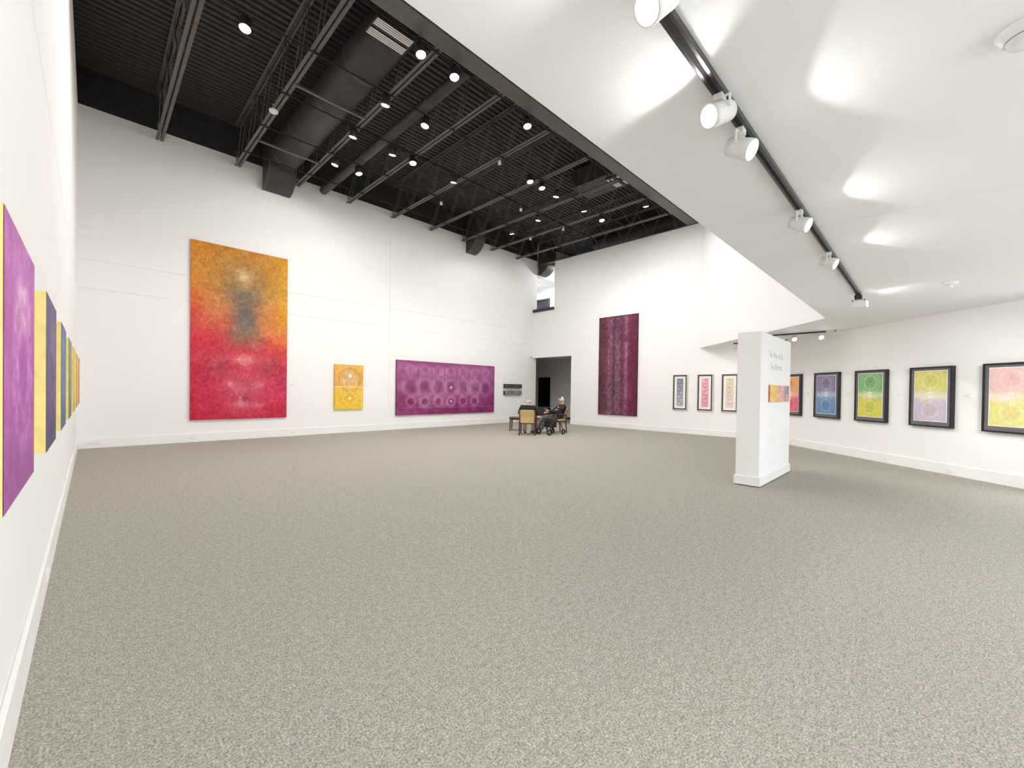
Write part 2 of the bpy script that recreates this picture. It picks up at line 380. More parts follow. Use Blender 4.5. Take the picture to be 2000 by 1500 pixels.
# ------------------------------------------------------------------ pillar
p = thing('display_pillar', 'free-standing white partition with lettering and a small striped canvas', 'partition', (8.28, 2.02, 0))
X0, X1, Y0, Y1 = 7.307 - 8.28, 9.258 - 8.28, 1.850 - 2.02, 2.185 - 2.02
MB().box(X0, X1, Y0, Y1, .012, 2.425).build('body', m_wall, p, bevel=0.004)
MB().box(X0 - .022, X1 + .022, Y0 - .022, Y1 + .022, .012, .15).build('baseboard', m_base, p, bevel=0.005)
for sx in (X0 + .06, X1 - .06):
    MB().box(sx - .04, sx + .04, Y0 + .03, Y1 - .03, 0, .03).build('foot', m_dark, p)
def lettering(txt, x, z, size, parent, width):
    cu = bpy.data.curves.new('lettering', 'FONT'); cu.body = txt; cu.size = size; cu.extrude = 0.0008; cu.offset = -0.0025; cu.align_x = 'CENTER'
    o = bpy.data.objects.new('lettering', cu); col.objects.link(o)
    dg = bpy.context.evaluated_depsgraph_get(); me = bpy.data.meshes.new_from_object(o.evaluated_get(dg)); bpy.data.objects.remove(o)
    me.materials.clear(); me.materials.append(m_letter)
    o = bpy.data.objects.new('lettering', me); col.objects.link(o); o.parent = parent
    o.rotation_euler = (PI / 2, 0, 0); w_ = max(v.co.x for v in me.vertices) - min(v.co.x for v in me.vertices)
    o.scale = (width / w_, 1, 1); o.location = (x, Y0 - .003, z); return o
lettering('The Way of Life', 8.22 - 8.28, 2.055, .15, p, .90)
lettering('Ray Pierotti', 8.24 - 8.28, 1.865, .15, p, .70)

# ------------------------------------------------------------------ paintings
def grid01(nx, ny):
    u, v = np.meshgrid(np.linspace(0, 1, nx), np.linspace(0, 1, ny)); return u, v       # v: 0 bottom, 1 top

def vnoise(u, v, fx, fy, seed=0, octaves=4):
    r = np.random.default_rng(seed); out = np.zeros_like(u); amp = 1.0; tot = 0.0
    for _ in range(octaves):
        gx, gy = int(fx) + 3, int(fy) + 3; g = r.random((gy, gx))
        x, y = u * fx, v * fy; xi, yi = x.astype(int), y.astype(int); tx, ty = x - xi, y - yi
        tx, ty = tx * tx * (3 - 2 * tx), ty * ty * (3 - 2 * ty)
        out += amp * ((g[yi, xi] * (1 - tx) + g[yi, xi + 1] * tx) * (1 - ty) + (g[yi + 1, xi] * (1 - tx) + g[yi + 1, xi + 1] * tx) * ty)
        tot += amp; amp *= .55; fx *= 2; fy *= 2
    return out / tot

def ramp(t, stops):
    t = np.asarray(t); ps = [s[0] for s in stops]; cs = np.array([s[1] for s in stops], float)
    return np.stack([np.interp(t, ps, cs[:, k]) for k in range(3)], axis=-1)

def blend(c, d, a): a = np.clip(a, 0, 1)[..., None]; return c * (1 - a) + np.array(d, float) * a
def blob(u, v, cx, cy, rx, ry): return np.exp(-(((u - cx) / rx) ** 2 + ((v - cy) / ry) ** 2))
def ring(u, v, cx, cy, r, w, asp): d = np.hypot((u - cx) * asp, v - cy); return np.exp(-((d - r) / w) ** 2)

def painted_face(name, w, h, y, nx, ny, fn, m, parent, x0=0, z0=0):
    u, v = grid01(nx, ny); c = np.clip(fn(u, v), 0, 255)
    me = bpy.data.meshes.new(name)
    vs = np.stack([x0 + (u - .5) * w, np.full_like(u, y), z0 + (v - .5) * h], -1).reshape(-1, 3)
    i = np.arange(nx * ny).reshape(ny, nx); fs = np.stack([i[:-1, :-1], i[:-1, 1:], i[1:, 1:], i[1:, :-1]], -1).reshape(-1, 4)
    me.from_pydata(vs.tolist(), [], fs.tolist())
    at = me.color_attributes.new('paint', 'FLOAT_COLOR', 'POINT')
    rgba = np.ones((nx * ny, 4), np.float32); rgba[:, :3] = lin(c.reshape(-1, 3)); at.data.foreach_set('color', rgba.ravel())
    me.materials.append(m); me.update()
    o = bpy.data.objects.new(name, me); col.objects.link(o); o.parent = parent; return o

def canvas(label, loc, rz, w, h, d, fn, nx, ny, edge_mat, group=None, m=m_paint):
    t = thing('painting', label, 'painting', loc, rz, group)
    MB().box(-w / 2, w / 2, -d, -.004, -h / 2, h / 2).build('canvas_edge', edge_mat, t)
    painted_face('painted_face', w, h, -d - .0015, nx, ny, fn, m, t)
    return t

def f_big(u, v):
    n1 = vnoise(u, v, 5, 9, 1, 5); n2 = vnoise(u, v, 9, 17, 2, 6); n3 = vnoise(u, v, 24, 46, 3, 3)
    U, V = u + (n1 - .5) * .10, v + (n2 - .5) * .05
    t = V + (u - .5) * .15 + (n1 - .5) * .10
    c = ramp(t, [(0, (188, 28, 58)), (.16, (194, 32, 64)), (.38, (202, 44, 66)), (.50, (208, 68, 62)), (.62, (210, 108, 52)), (.76, (212, 136, 36)), (1, (200, 126, 24))])
    c = blend(c, (222, 164, 26), blob(u, v, 1.0, .78, .22, .28) * .85)
    warm = (196, 146, 72)
    c = blend(c, warm, blob(U, V, .53, .80, .42, .18) * .65)
    c = blend(c, (138, 116, 82), blob(U, V, .53, .80, .26, .13) * .62 * (.6 + n2 * .8))
    col_ = np.exp(-(np.abs(U - .53) / (.155 + .05 * np.sin((V - .40) * 22))) ** 3) * np.clip((V - .37) / .16, 0, 1) * np.clip((.83 - V) / .10, 0, 1)
    c = blend(c, (124, 110, 92), col_ * .88 * (.75 + n2 * .5))
    c = blend(c, (100, 94, 98), blob(U, V, .53, .605, .19, .055) * .75 + blob(U, V, .53, .71, .12, .04) * .45)
    c = blend(c, (128, 100, 82), blob(U, V, .53, .49, .15, .05) * .6)
    c = blend(c, (212, 134, 96), (blob(U, V, .25, .66, .12, .07) + blob(U, V, .80, .66, .12, .07)) * .45 + (blob(U, V, .22, .56, .14, .06) + blob(U, V, .82, .54, .13, .06)) * .35)
    c = blend(c, (238, 224, 178), blob(u, v, .53, .845, .045, .022)); c = blend(c, (204, 186, 144), blob(u, v, .53, .845, .12, .05) * .55)
    c = blend(c, (206, 160, 126), blob(u, v, .53, .785, .05, .020) * .6)
    for r_ in (.07, .11, .17): c = blend(c, (120, 92, 56), ring(U, V, .53, .845, r_, .016, .49) * .16)
    c = blend(c, (146, 88, 34), np.clip((n2 - .54) * 4, 0, 1) * np.clip((v - .52) * 8, 0, 1) * .45)
    c = blend(c, (216, 104, 116), blob(U, V, .53, .352, .36, .030) * .7); c = blend(c, (230, 150, 148), blob(u, v, .53, .350, .08, .024) * .8 + ring(u, v, .53, .35, .03, .006, .49) * .4)
    c = blend(c, (140, 58, 64), blob(U, V, .26, .31, .14, .07) * .55 + blob(U, V, .80, .31, .13, .07) * .55)
    c = blend(c, (196, 98, 116), blob(U, V, .53, .18, .28, .15) * .7 * (.5 + n2 * .9)); c = blend(c, (226, 156, 166), blob(u, v, .38, .20, .045, .022) * .6 + blob(u, v, .70, .205, .045, .022) * .4 + blob(U, V, .50, .09, .08, .02) * .5 + blob(U, V, .68, .075, .07, .02) * .5)
    c = blend(c, (160, 46, 62), ((abs(u - .545) < .045) & (abs(v - .118) < .015)) * .55); c = blend(c, (214, 130, 146), ((abs(u - .485) < .015) & (abs(v - .103) < .03)) * .5)
    c = blend(c, (186, 42, 102), blob(u, v, 1.0, .24, .16, .12) * .55)
    c = blend(c, (226, 178, 150), np.clip((n3 - .58) * 3, 0, 1) * .14)
    n4 = vnoise(u, v, 60, 110, 7, 2)
    return c + (n2 - .5)[..., None] * 24 + (n3 - .5)[..., None] * 22 + (n4 - .5)[..., None] * 34

def f_yellow(u, v):
    n1 = vnoise(u, v, 4, 6, 3, 4); n2 = vnoise(u, v, 14, 20, 4, 4)
    c = ramp(v, [(0, (236, 196, 40)), (.30, (232, 188, 62)), (.5, (236, 196, 84)), (.52, (226, 176, 84)), (.8, (224, 168, 72)), (1, (232, 182, 82))])
    c = blend(c, (214, 170, 118), blob(u, v, .5, .66, .35, .2) * .7); c = blend(c, (208, 186, 152), blob(u, v, .52, .72, .18, .2) * .75)
    c = blend(c, (202, 140, 66), ring(u, v, .52, .66, .25, .035, .66) * .5)
    c = blend(c, (250, 236, 214), (np.hypot((u - .52) * .66, v - .75) < .038) * .95)
    c = blend(c, (246, 214, 130), (abs(v - .505) < .010) * .95); c = blend(c, (244, 214, 170), ((abs(u - .31) < .02) | (abs(u - .74) < .02)) * (v > .5) * (v < .67) * .6)
    d = abs(u - .52) * .66 + abs(v - .24)
    c = blend(c, (248, 210, 110), np.exp(-((d - .17) / .014) ** 2) * .85); c = blend(c, (224, 168, 50), (d < .16) * .4); c = blend(c, (252, 232, 200), (d < .045) * .95)
    c = blend(c, (244, 206, 100), ring(u, v, .52, .24, .29, .012, .66) * .4)
    return c + (n2 - .5)[..., None] * 40

def f_purple(u, v):
    n1 = vnoise(u, v, 8, 4, 5, 5); n2 = vnoise(u, v, 30, 14, 6, 4); a = 1.9
    c = ramp(v + (n1 - .5) * .3, [(0, (116, 30, 84)), (.3, (130, 48, 98)), (.6, (138, 66, 112)), (.85, (150, 82, 130)), (1, (140, 54, 112))])
    c = blend(c, (186, 136, 172), np.clip((n1 - .46) * 5, 0, 1) * .38); c = blend(c, (172, 110, 160), blob(u, v, .5, .80, .5, .12) * .5)
    for k in range(7):
        x = .125 + k * .128
        c = blend(c, (190, 140, 174), ring(u, v, x, .52, .15, .05, a * 1.2) * .42); c = blend(c, (112, 66, 100), blob(u, v, x, .52, .035, .10) * .55)
        c = blend(c, (182, 128, 168), ring(u, v, x, .83, .08, .03, a) * .4)
        if k < 6:
            c = blend(c, (206, 160, 190), ring(u, v, x, .245, .085, .035, a * 1.2) * .38); c = blend(c, (122, 28, 88), np.clip((.075 - np.hypot((u - x) * a * 1.2, v - .245)) * 40, 0, 1) * .65)
        c = blend(c, (116, 40, 96), np.exp(-((u - x - .064) / .004) ** 2) * (v > .4) * (v < .86) * .6); c = blend(c, (190, 140, 178), np.exp(-((u - x - .074) / .004) ** 2) * (v > .4) * (v < .86) * .5)
    for y in (.245, .52): c = blend(c, (250, 224, 238), blob(u, v, .125 + 3 * .128, y, .010, .025) * 1.0)
    c = blend(c, (134, 40, 100), (v < .11) * .5); c = blend(c, (182, 120, 162), (abs(v - .13) < .012) * .35); c = blend(c, (128, 34, 112), blob(u, v, 1.0, .6, .05, .5) * .6)
    return c + (n2 - .5)[..., None] * 46

def f_wine(u, v):
    n1 = vnoise(u, v, 5, 10, 8, 5); n2 = vnoise(u, v, 18, 40, 9, 4)
    c = ramp(u, [(0, (84, 44, 52)), (.22, (98, 50, 66)), (.5, (98, 58, 80)), (.7, (108, 46, 74)), (.85, (104, 26, 60)), (1, (92, 24, 60))])
    c = blend(c, (146, 100, 118), (blob(u, v, .30, v, .08, 1) + blob(u, v, .72, v, .05, 1) * 1.1 + blob(u, v, .50, v, .07, 1) * .5) * n2 * 1.1)
    for k in range(9): c = blend(c, (140, 104, 122), ring(u, v, .5, .06 + k * .11, .035, .012, .5) * .4); 
    c = blend(c, (60, 30, 52), np.exp(-((u - .41) / .02) ** 2) * .55 + np.exp(-((u - .60) / .015) ** 2) * .3 + blob(u, v, .5, .86, .1, .08) * .4)
    c = blend(c, (158, 116, 130), np.exp(-((u - .27) / .012) ** 2) * (v > .5) * (v < .66) * .7); c = blend(c, (164, 122, 134), np.exp(-((u - .72) / .022) ** 2) * (v > .58) * (v < .72) * .8)
    c = blend(c, (58, 22, 34), ((u < .02) | (u > .985) | (v > .99) | (v < .006)) * .7)
    return c + (n2 - .5)[..., None] * 44 + (n1 - .5)[..., None] * 22

def f_small(base, lite, seed):
    def f(u, v):
        n1 = vnoise(u, v, 3, 6, seed, 4); n2 = vnoise(u, v, 12, 24, seed + 1, 3)
        c = np.ones(u.shape + (3,)) * np.array(base, float)
        c = blend(c, lite, blob(u, v, .5, .86, .5, .2) * .45 + ring(u, v, .55, .5, .30, .06, 1) * .5 * n2 * 1.6 + ring(u, v, .55, .5, .18, .05, 1) * .6 * n2 * 1.6 + (n1 - .45) * .8)
        c = blend(c, np.array(base) * .72, blob(u, v, .5, .0, .9, .28) * .55)
        return c + (n2 - .5)[..., None] * 22
    return f

def f_print(top, bot, dark, seed, narrow=False):
    def f(u, v):
        n1 = vnoise(u, v, 3, 5, seed, 3); n2 = vnoise(u, v, 14, 22, seed + 1, 3); a = .64
        c = ramp(v + (n1 - .5) * .22, [(0, bot), (.36, bot), (.64, top), (1, top)])
        W = (246, 246, 240); u = u + (n2 - .5) * .03; v = v + (n1 - .5) * .02
        c = blend(c, W, blob(u, v, .5, .5, .9, .09) * .55)
        for y in (.80, .22):
            c = blend(c, W, ring(u, v, .5, y, .16, .03, a) * .30 + ring(u, v, .5, y, .25, .03, a) * .18); c = blend(c, dark, blob(u, v, .5, y, .24, .15) * .22)
            for k in range(6):
                an = k * PI / 3 + .5; dx_, dy_ = (u - .5) * a, v - y
                c = blend(c, W, np.exp(-((dx_ * math.sin(an) - dy_ * math.cos(an)) / .014) ** 2) * (dx_ * math.cos(an) + dy_ * math.sin(an) > .03) * np.clip((.23 - np.hypot(dx_, dy_)) * 12, 0, 1) * .16)
        c = blend(c, dark, blob(u, v, .5, .83, .05, .05) * .5)
        for y in (.56, .475): c = blend(c, W, ((abs(u - .5) < .06) & (abs(v - y) < .022)) * .7); c = blend(c, dark, blob(u, v, .5, y, .022, .012) * .4)
        c = blend(c, W, (abs(u - .5) < .01) * (v > .1) * (v < .8) * .25)
        return c + (n2 - .5)[..., None] * 16
    return f

def f_strip(top, bot, seed):
    def f(u, v):
        n2 = vnoise(u, v, 5, 20, seed, 3); c = ramp(v, [(0, bot), (1, top)])
        for k in range(7):
            y = .08 + k * .135; c = blend(c, (252, 248, 240), blob(u, v, .35 + .3 * (k % 2), y, .14, .022) * .6); c = blend(c, np.array(bot) * .7, blob(u, v, .5, y + .05, .14, .018) * .5)
        return c + (n2 - .5)[..., None] * 40
    return f

def f_stripes(u, v):
    n1 = vnoise(u, v, 8, 3, 21, 3); n2 = vnoise(u, v, 40, 8, 22, 3)
    c = ramp(u, [(0, (232, 196, 110)), (.22, (232, 196, 110)), (.25, (220, 190, 130)), (.42, (226, 172, 124)), (.5, (222, 158, 142)), (.6, (216, 168, 160)), (.70, (198, 176, 184)), (.85, (162, 146, 156)), (1, (150, 126, 130))])
    c = blend(c, (216, 160, 130), (v < .3) * (u > .25) * .4); c = blend(c, (240, 214, 190), (n1 > .55) * (u > .25) * .4); c = blend(c, (120, 110, 126), np.exp(-((u - .76) / .02) ** 2) * .4)
    return c + (n2 - .5)[..., None] * 36

canvas('tall canvas fading from golden orange down to crimson, on the long white wall', ((1.782 + 4.064) / 2, YB, (0.568 + 5.221) / 2), 0, 4.064 - 1.782, 5.221 - .568, .055, f_big, 190, 380, mat('crimson_edge', srgb(170, 52, 60), .7, noise=(8, .2)))
canvas('small golden yellow canvas with white dot and diamond, between two larger canvases', ((5.471 + 6.421) / 2, YB, (.771 + 2.22) / 2), 0, .95, 1.449, .06, f_yellow, 90, 130, mat('ochre_edge', srgb(206, 150, 60), .7, noise=(8, .2)))
canvas('wide violet canvas with two rows of pale rings, on the long white wall', ((7.653 + 12.391) / 2, YB, (.504 + 2.498) / 2), 0, 4.738, 1.994, .06, f_purple, 280, 120, mat('plum_edge', srgb(92, 28, 60), .7, noise=(8, .2)))
canvas('tall wine purple canvas with pale vertical streaks, beside the dark doorway', (XF, (9.777 + 8.022) / 2, (.52 + 4.516) / 2), -PI / 2, 1.755, 3.996, .055, f_wine, 110, 240, mat('wine_edge', srgb(58, 20, 32), .7, noise=(8, .2)))

small = [((172, 88, 164), (224, 172, 216), 'magenta purple square canvas with cream sides, the one cut by the picture edge'),
         ((96, 80, 122), (134, 120, 156), 'violet grey square canvas with cream sides, next after the magenta one'),
         ((96, 116, 146), (138, 156, 176), 'slate blue square canvas with cream sides, between the violet and green ones'),
         ((132, 142, 112), (170, 176, 146), 'sage green square canvas with cream sides, between the blue and yellow ones'),
         ((222, 190, 104), (240, 214, 150), 'yellow square canvas with cream sides, just beyond the sage green one'),
         ((218, 160, 84), (238, 192, 130), 'amber square canvas with cream sides, just before the last orange red one'),
         ((206, 120, 92), (232, 164, 138), 'orange red square canvas with cream sides, last before the long white wall')]
for i, (b_, l_, lab) in enumerate(small):
    y0 = 1.672 + 1.425 * i
    canvas(lab, (XL, y0 + .40, 1.508), PI / 2, .80, .80, .08, f_small(b_, l_, 40 + i), 60, 60, m_yedge, 'square canvases on the near white wall')
canvas('small striped canvas from yellow to grey mauve, hung on the white partition', ((7.765 + 9.065) / 2, 1.850, 1.459), 0, 1.30, .285, .022, f_stripes, 130, 40, mat('terracotta_edge', srgb(196, 120, 84), .7, noise=(8, .2)))

def frame_bars(mb, w, h, t, y0, y1):
    mb.box(-w / 2, w / 2, y0, y1, h / 2 - t, h / 2); mb.box(-w / 2, w / 2, y0, y1, -h / 2, -h / 2 + t)
    mb.box(-w / 2, -w / 2 + t, y0, y1, -h / 2 + t, h / 2 - t); mb.box(w / 2 - t, w / 2, y0, y1, -h / 2 + t, h / 2 - t); return mb

def framed_print(label, loc, rz, fn):
    t = thing('framed_print', label, 'framed print', loc, rz, 'black framed prints on the slanting wall'); w_, h_ = .80, 1.155
    frame_bars(MB(), w_, h_, .028, -.075, -.004).build('frame', m_fblack, t, bevel=.003)
    MB().box(-w_ / 2 + .02, w_ / 2 - .02, -.058, -.01, -h_ / 2 + .02, h_ / 2 - .02).build('mat_board', m_gmat, t)
    MB().box(-.312, .312, -.060, -.058, -.475, .507).build('paper_border', m_wmat, t)
    painted_face('print', .60, .958, -.0615, 70, 110, fn, m_print, t, 0, .016); return t
ang = math.atan2(-1 / th, -WRK / th)
fp = [(2.755, 'black framed orange and pink print half hidden behind the white partition', f_print((232, 160, 84), (222, 84, 104), (190, 90, 60), 60)),
      (1.815, 'black framed print, violet above and blue below, next to the partition', f_print((126, 114, 152), (84, 130, 178), (80, 74, 116), 62)),
      (.895, 'black framed print, green above and yellow below', f_print((116, 168, 104), (210, 198, 66), (80, 116, 70), 64)),
      (-.055, 'black framed print, lemon yellow above and lilac below', f_print((210, 204, 108), (194, 178, 202), (178, 170, 92), 66)),
      (-.985, 'black framed pink and pale yellow print cut off by the picture edge', f_print((238, 194, 190), (222, 220, 128), (214, 160, 150), 68))]
for y_, lab, fn in fp:
    framed_print(lab, (wr(y_), y_, (.865 + 2.02) / 2), ang, fn)
def slim_frame(label, y_, fn):
    t = thing('slim_frame', label, 'framed print', (XF, y_, (.831 + 2.115) / 2), -PI / 2, 'narrow framed prints on the far wall'); w_, h_ = .535, 1.284
    frame_bars(MB(), w_, h_, .03, -.045, -.004).build('frame', m_silver, t, bevel=.003)
    frame_bars(MB(), w_ - .05, h_ - .05, .040, -.050, -.006).build('inner_frame', m_brown, t, bevel=.003)
    MB().box(-w_ / 2 + .03, w_ / 2 - .03, -.030, -.006, -h_ / 2 + .03, h_ / 2 - .03).build('mat_board', m_wmat, t)
    painted_face('print', .235, .985, -.0315, 30, 110, fn, m_print, t, 0, .0)
slim_frame('narrow framed slate blue print, next to the wine purple canvas', 6.352, f_strip((118, 126, 150), (176, 172, 178), 80))
slim_frame('narrow framed rose pink print, between the slate blue and beige prints', 5.480, f_strip((222, 170, 174), (226, 150, 162), 82))
slim_frame('narrow framed beige print, partly behind the white partition', 4.685, f_strip((214, 202, 172), (232, 208, 196), 84))

# two long dark relief bars beside the doorway
for z_, c_, lab in ((1.652, (70, 70, 68), 'upper of two long charcoal relief bars near the seated men'), (1.350, (128, 130, 126), 'lower grey relief bar under the darker one near the seated men')):
    t = thing('relief_bar', lab, 'artwork', (13.55, YB, z_), 0, 'relief bars near the corner')
    MB().box(-.555, .555, -.10, -.004, -.092, .092).build('body', mat('bar_side', srgb(36, 34, 34), .6, noise=(12, .3)), t, bevel=.006)
    painted_face('painted_face', 1.09, .17, -.1015, 90, 16, lambda u, v, c_=c_: np.ones(u.shape + (3,)) * np.array(c_, float) + (vnoise(u, v, 12, 3, 90, 4) - .5)[..., None] * 90, m_print, t)

# ------------------------------------------------------------------ outlets and wall labels
def outlet_parts(t, vert=False, gang=1):
    w_, h_ = (.115 * gang, .075) if not vert else (.075, .115)
    MB().box(-w_ / 2, w_ / 2, -.030, -.020, -h_ / 2, h_ / 2).build('cover_plate', m_plate, t, bevel=.002)
    for g in range(gang):
        for s in (-1, 1):
            cx_ = (g - (gang - 1) / 2) * .115 + s * .024
            MB().box(cx_ - .015, cx_ + .015, -.0335, -.030, -.017, .017).build('socket', m_plate, t)
            
def outlet(label, loc, rz, gang=1):
    t = thing('wall_outlet', label, 'outlet', loc, rz, 'white outlets set in the baseboards'); outlet_parts(t, gang=gang); return t
outlet('double white outlet in the baseboard close to the canvas wall corner', (.035, YB, .120), 0, 2)
outlet('white outlet in the baseboard under the tall orange and crimson canvas', (1.85, YB, .118), 0)
outlet('white outlet in the baseboard between the tall and the golden canvas', (4.28, YB, .112), 0)
outlet('white outlet in the baseboard under the narrow rose pink print', (XF, 5.344, .09), -PI / 2)
for y_, lab in ((2.734, 'under the orange and pink print'), (1.857, 'under the violet and blue print'), (.629, 'under the green and yellow print'), (-.302, 'under the lemon and lilac print')):
    outlet('white outlet in the baseboard ' + lab, (wr(y_), y_, .085), ang)
for y_, lab in ((2.05, 'nearest the viewer, below the magenta canvas'), (4.35, 'below the slate blue canvas'), (6.6, 'below the sage green and yellow canvases')):
    outlet('white outlet in the canvas wall baseboard, ' + lab, (XL, y_, .12), PI / 2)

def wall_label(label, loc, rz, w_=.13):
    t = thing('wall_label', label, 'label', loc, rz, 'white caption cards beside the works')
    MB().box(-w_ / 2, w_ / 2, -.006, -.001, -.035, .035).build('card', m_card, t)
    m = MB()
    for k, l_ in enumerate((.8, .55, .65)): m.box(-w_ * .44, -w_ * .44 + w_ * .88 * l_, -.0066, -.006, .019 - k * .017, .023 - k * .017)
    m.build('text_lines', m_ink, t)['kind'] = 'stuff'
wall_label('white caption card beside the tall orange and crimson canvas', (4.24, YB, 1.53), 0)
wall_label('white caption card beside the golden yellow canvas', (6.57, YB, 1.52), 0)
wall_label('white caption card beside the tall wine purple canvas', (XF, 7.79, 1.53), -PI / 2)
wall_label('white caption card between the slate blue and rose prints', (XF, 5.91, 1.49), -PI / 2)
wall_label('white caption card between the rose and beige prints', (XF, 5.10, 1.49), -PI / 2)
for y_, lab in ((2.288, 'between the orange and the violet framed prints'), (1.35, 'between the violet and the green framed prints'), (.42, 'between the green and the lemon framed prints'), (-.50, 'between the lemon and the pink framed prints')):
    wall_label('white caption card ' + lab, (wr(y_), y_, 1.472), ang, .15)

# ------------------------------------------------------------------ steel joists
JX = [1.15, 2.78, 4.30, 5.84, 7.42, 8.98, 10.54, 12.09, 13.64, 15.14]
ZC = 7.445; Y_A, Y_B = 6.19, 13.44
web_pts = []
npan = 6; pl_ = (Y_B - Y_A - .5) / npan
chord = MB().box(.012, .075, Y_A, Y_B, 0, .010).box(.012, .020, Y_A, Y_B, 0, .065).mesh('bottom_chord', m_steel)
chord2 = MB().box(-.075, -.012, Y_A, Y_B, 0, .010).box(-.020, -.012, Y_A, Y_B, 0, .065).mesh('bottom_chord', m_steel)
topch = MB().box(.012, .075, Y_A - .25, YB - .02, ZD - ZC - .016, ZD - ZC - .006).box(.012, .020, Y_A - .25, YB - .02, ZD - ZC - .07, ZD - ZC - .006).mesh('top_chord', m_steel)
topch2 = MB().box(-.075, -.012, Y_A - .25, YB - .02, ZD - ZC - .016, ZD - ZC - .006).box(-.020, -.012, Y_A - .25, YB - .02, ZD - ZC - .07, ZD - ZC - .006).mesh('top_chord', m_steel)
HZ = ZD - ZC - .03
def bar(y0, z0, y1, z1):
    m = MB()
    for s in (-.036, .036): m.tube([(s, y0, z0), (s, y1, z1)], .010, 5)
    return m.mesh('web_bar', m_steel)
webs = []
ys = [Y_B - .12 - k * pl_ for k in range(npan + 1)]
for k in range(npan):
    mid = (ys[k] + ys[k + 1]) / 2
    webs += [bar(ys[k], .02, mid - .02, HZ), bar(mid + .02, HZ, ys[k + 1], .02)]
webs.append(bar(ys[0] + .02, .02, YB - .06, .42))
ordn = ['first', 'second', 'third', 'fourth', 'fifth', 'sixth', 'seventh', 'eighth', 'ninth', 'tenth']
for i, x in enumerate(JX):
    t = thing('steel_joist', f'black open-web steel joist under the deck, {ordn[i]} out from the canvas wall', 'joist', (x, 0, ZC), 0, 'steel joists under the black deck')
    for me in (chord, chord2, topch, topch2):
        o = bpy.data.objects.new(me.name, me); col.objects.link(o); o.parent = t
    for me in webs:
        o = bpy.data.objects.new('web_bar', me); col.objects.link(o); o.parent = t
# girder along the low ceiling
t = thing('steel_girder', 'black steel girder carrying the joists above the low ceiling edge', 'girder', (7.0, 6.0, 7.4))
MB().box(-7.2, 7.9, -.17, .17, 0, .025).build('bottom_flange', m_steel, t); MB().box(-7.2, 7.9, -.012, .012, .025, 1.055).build('web', m_steel, t); MB().box(-7.2, 7.9, -.17, .17, 1.055, 1.075).build('top_flange', m_steel, t)

# lamp tracks under the joists
ROWS = [6.28, 7.86, 9.38, 10.88, 12.4]
rowname = ['row closest to the low ceiling', 'second row from the low ceiling', 'third row from the low ceiling', 'row closest to the long wall', 'extra row']
for k, y_ in enumerate(ROWS):
    t = thing('lamp_rail', ['thin black rail under the joists, closest to the low ceiling', 'thin black rail under the joists, second out from the low ceiling', 'thin black rail under the joists, third out from the low ceiling', 'thin black rail under the joists, fourth out from the low ceiling', 'thin black rail under the joists, hard by the long wall'][k], 'rail', (0, y_, ZC - .012), 0, 'rails under the joists')
    MB().box(1.0 if k == 1 else 2.6, 13.7, -.012, .012, -.022, .0).build('rail', m_rail, t)
    for x in (JX[:9] if k == 1 else JX[1:9]):
        MB().box(x - .02, x + .02, -.03, .03, 0.0, .010).build('clamp', m_dark, t)

# ducts
def arc(y0, z0, r, n=10):
    return [(y0 - r * math.sin(PI / 2 * k / n), z0 + r - r * math.cos(PI / 2 * k / n)) for k in range(n + 1)]
def boot(label, x0, x1, zb=7.045, r=.66):
    t = thing('duct_elbow', label, 'duct', ((x0 + x1) / 2, YB, zb), 0, 'black duct elbows at the long wall')
    pr = arc(-.01, 0, r) + [(-.01 - r, ZD - .02 - zb), (-.01, ZD - .02 - zb)]
    MB().extr_x(pr, (x0 - x1) / 2, (x1 - x0) / 2).build('elbow', m_duct, t)
    a = arc(-.012, -.012, r + .012)
    MB().extr_x(a + [(p_[0] + .03 * 0, p_[1] + .02) for p_ in reversed(a)], (x0 - x1) / 2 - .012, (x0 - x1) / 2 + .012).build('seam_flange', m_steel, t)
boot('wide black duct elbow bending into the long wall beside the second joist', 3.40, 4.11)
boot('black curved duct elbow on the long wall, beside the seventh joist', 10.76, 11.24)
boot('black curved duct elbow in the corner above the upper opening', 15.24, 15.76)
def round_duct(label, x, z, r, y0, y1, rings):
    t = thing('round_duct', label, 'duct', (x, y0, z))
    n_ = 32; prof = [(r, 0), (r, y1 - y0)]
    MB().lathe(prof, n_, (0, 0, 0), (0, 1, 0)).build('pipe', m_duct, t)
    for y_ in rings: MB().lathe([(r - .01, 0), (r + .008, 0), (r + .008, .025), (r - .01, .025)], n_, (0, y_ - y0, 0), (0, 1, 0), cap=False).build('joint_ring', m_steel, t)
    return t
big = round_duct('large round black duct running between the second and third joists', 3.76, 7.87, .40, 6.3, 12.81, (8.0, 9.5, 11.0, 12.5))
round_duct('slim round black duct between the third and fourth joists', 5.05, 7.560, .115, 6.3, 13.40, (7.6, 9.1, 10.6, 12.1))
round_duct('round black duct with pale highlight behind the far wall top', 15.95, 8.02, .30, 4.5, 10.7, (5.5, 7.0, 8.5, 10.0))
for y_, lab in ((8.95, 'third'), (11.6, 'first')):
    t = thing('duct_hanger', f'grey steel strut under the large duct, {"away from" if lab == "third" else "closer to"} the long wall', 'strut', (3.54, y_, 7.400))
    MB().box(-.72, .72, -.02, .02, 0, .035).build('strut', mat('galvanised_strut', (.16, .155, .15, 1), .45, metal=.3, noise=(20, .15)), t)
    for s in (-.66, .66): MB().box(s - .008, s + .008, -.008, .008, .035, 1.13).build('rod', m_steel, t)
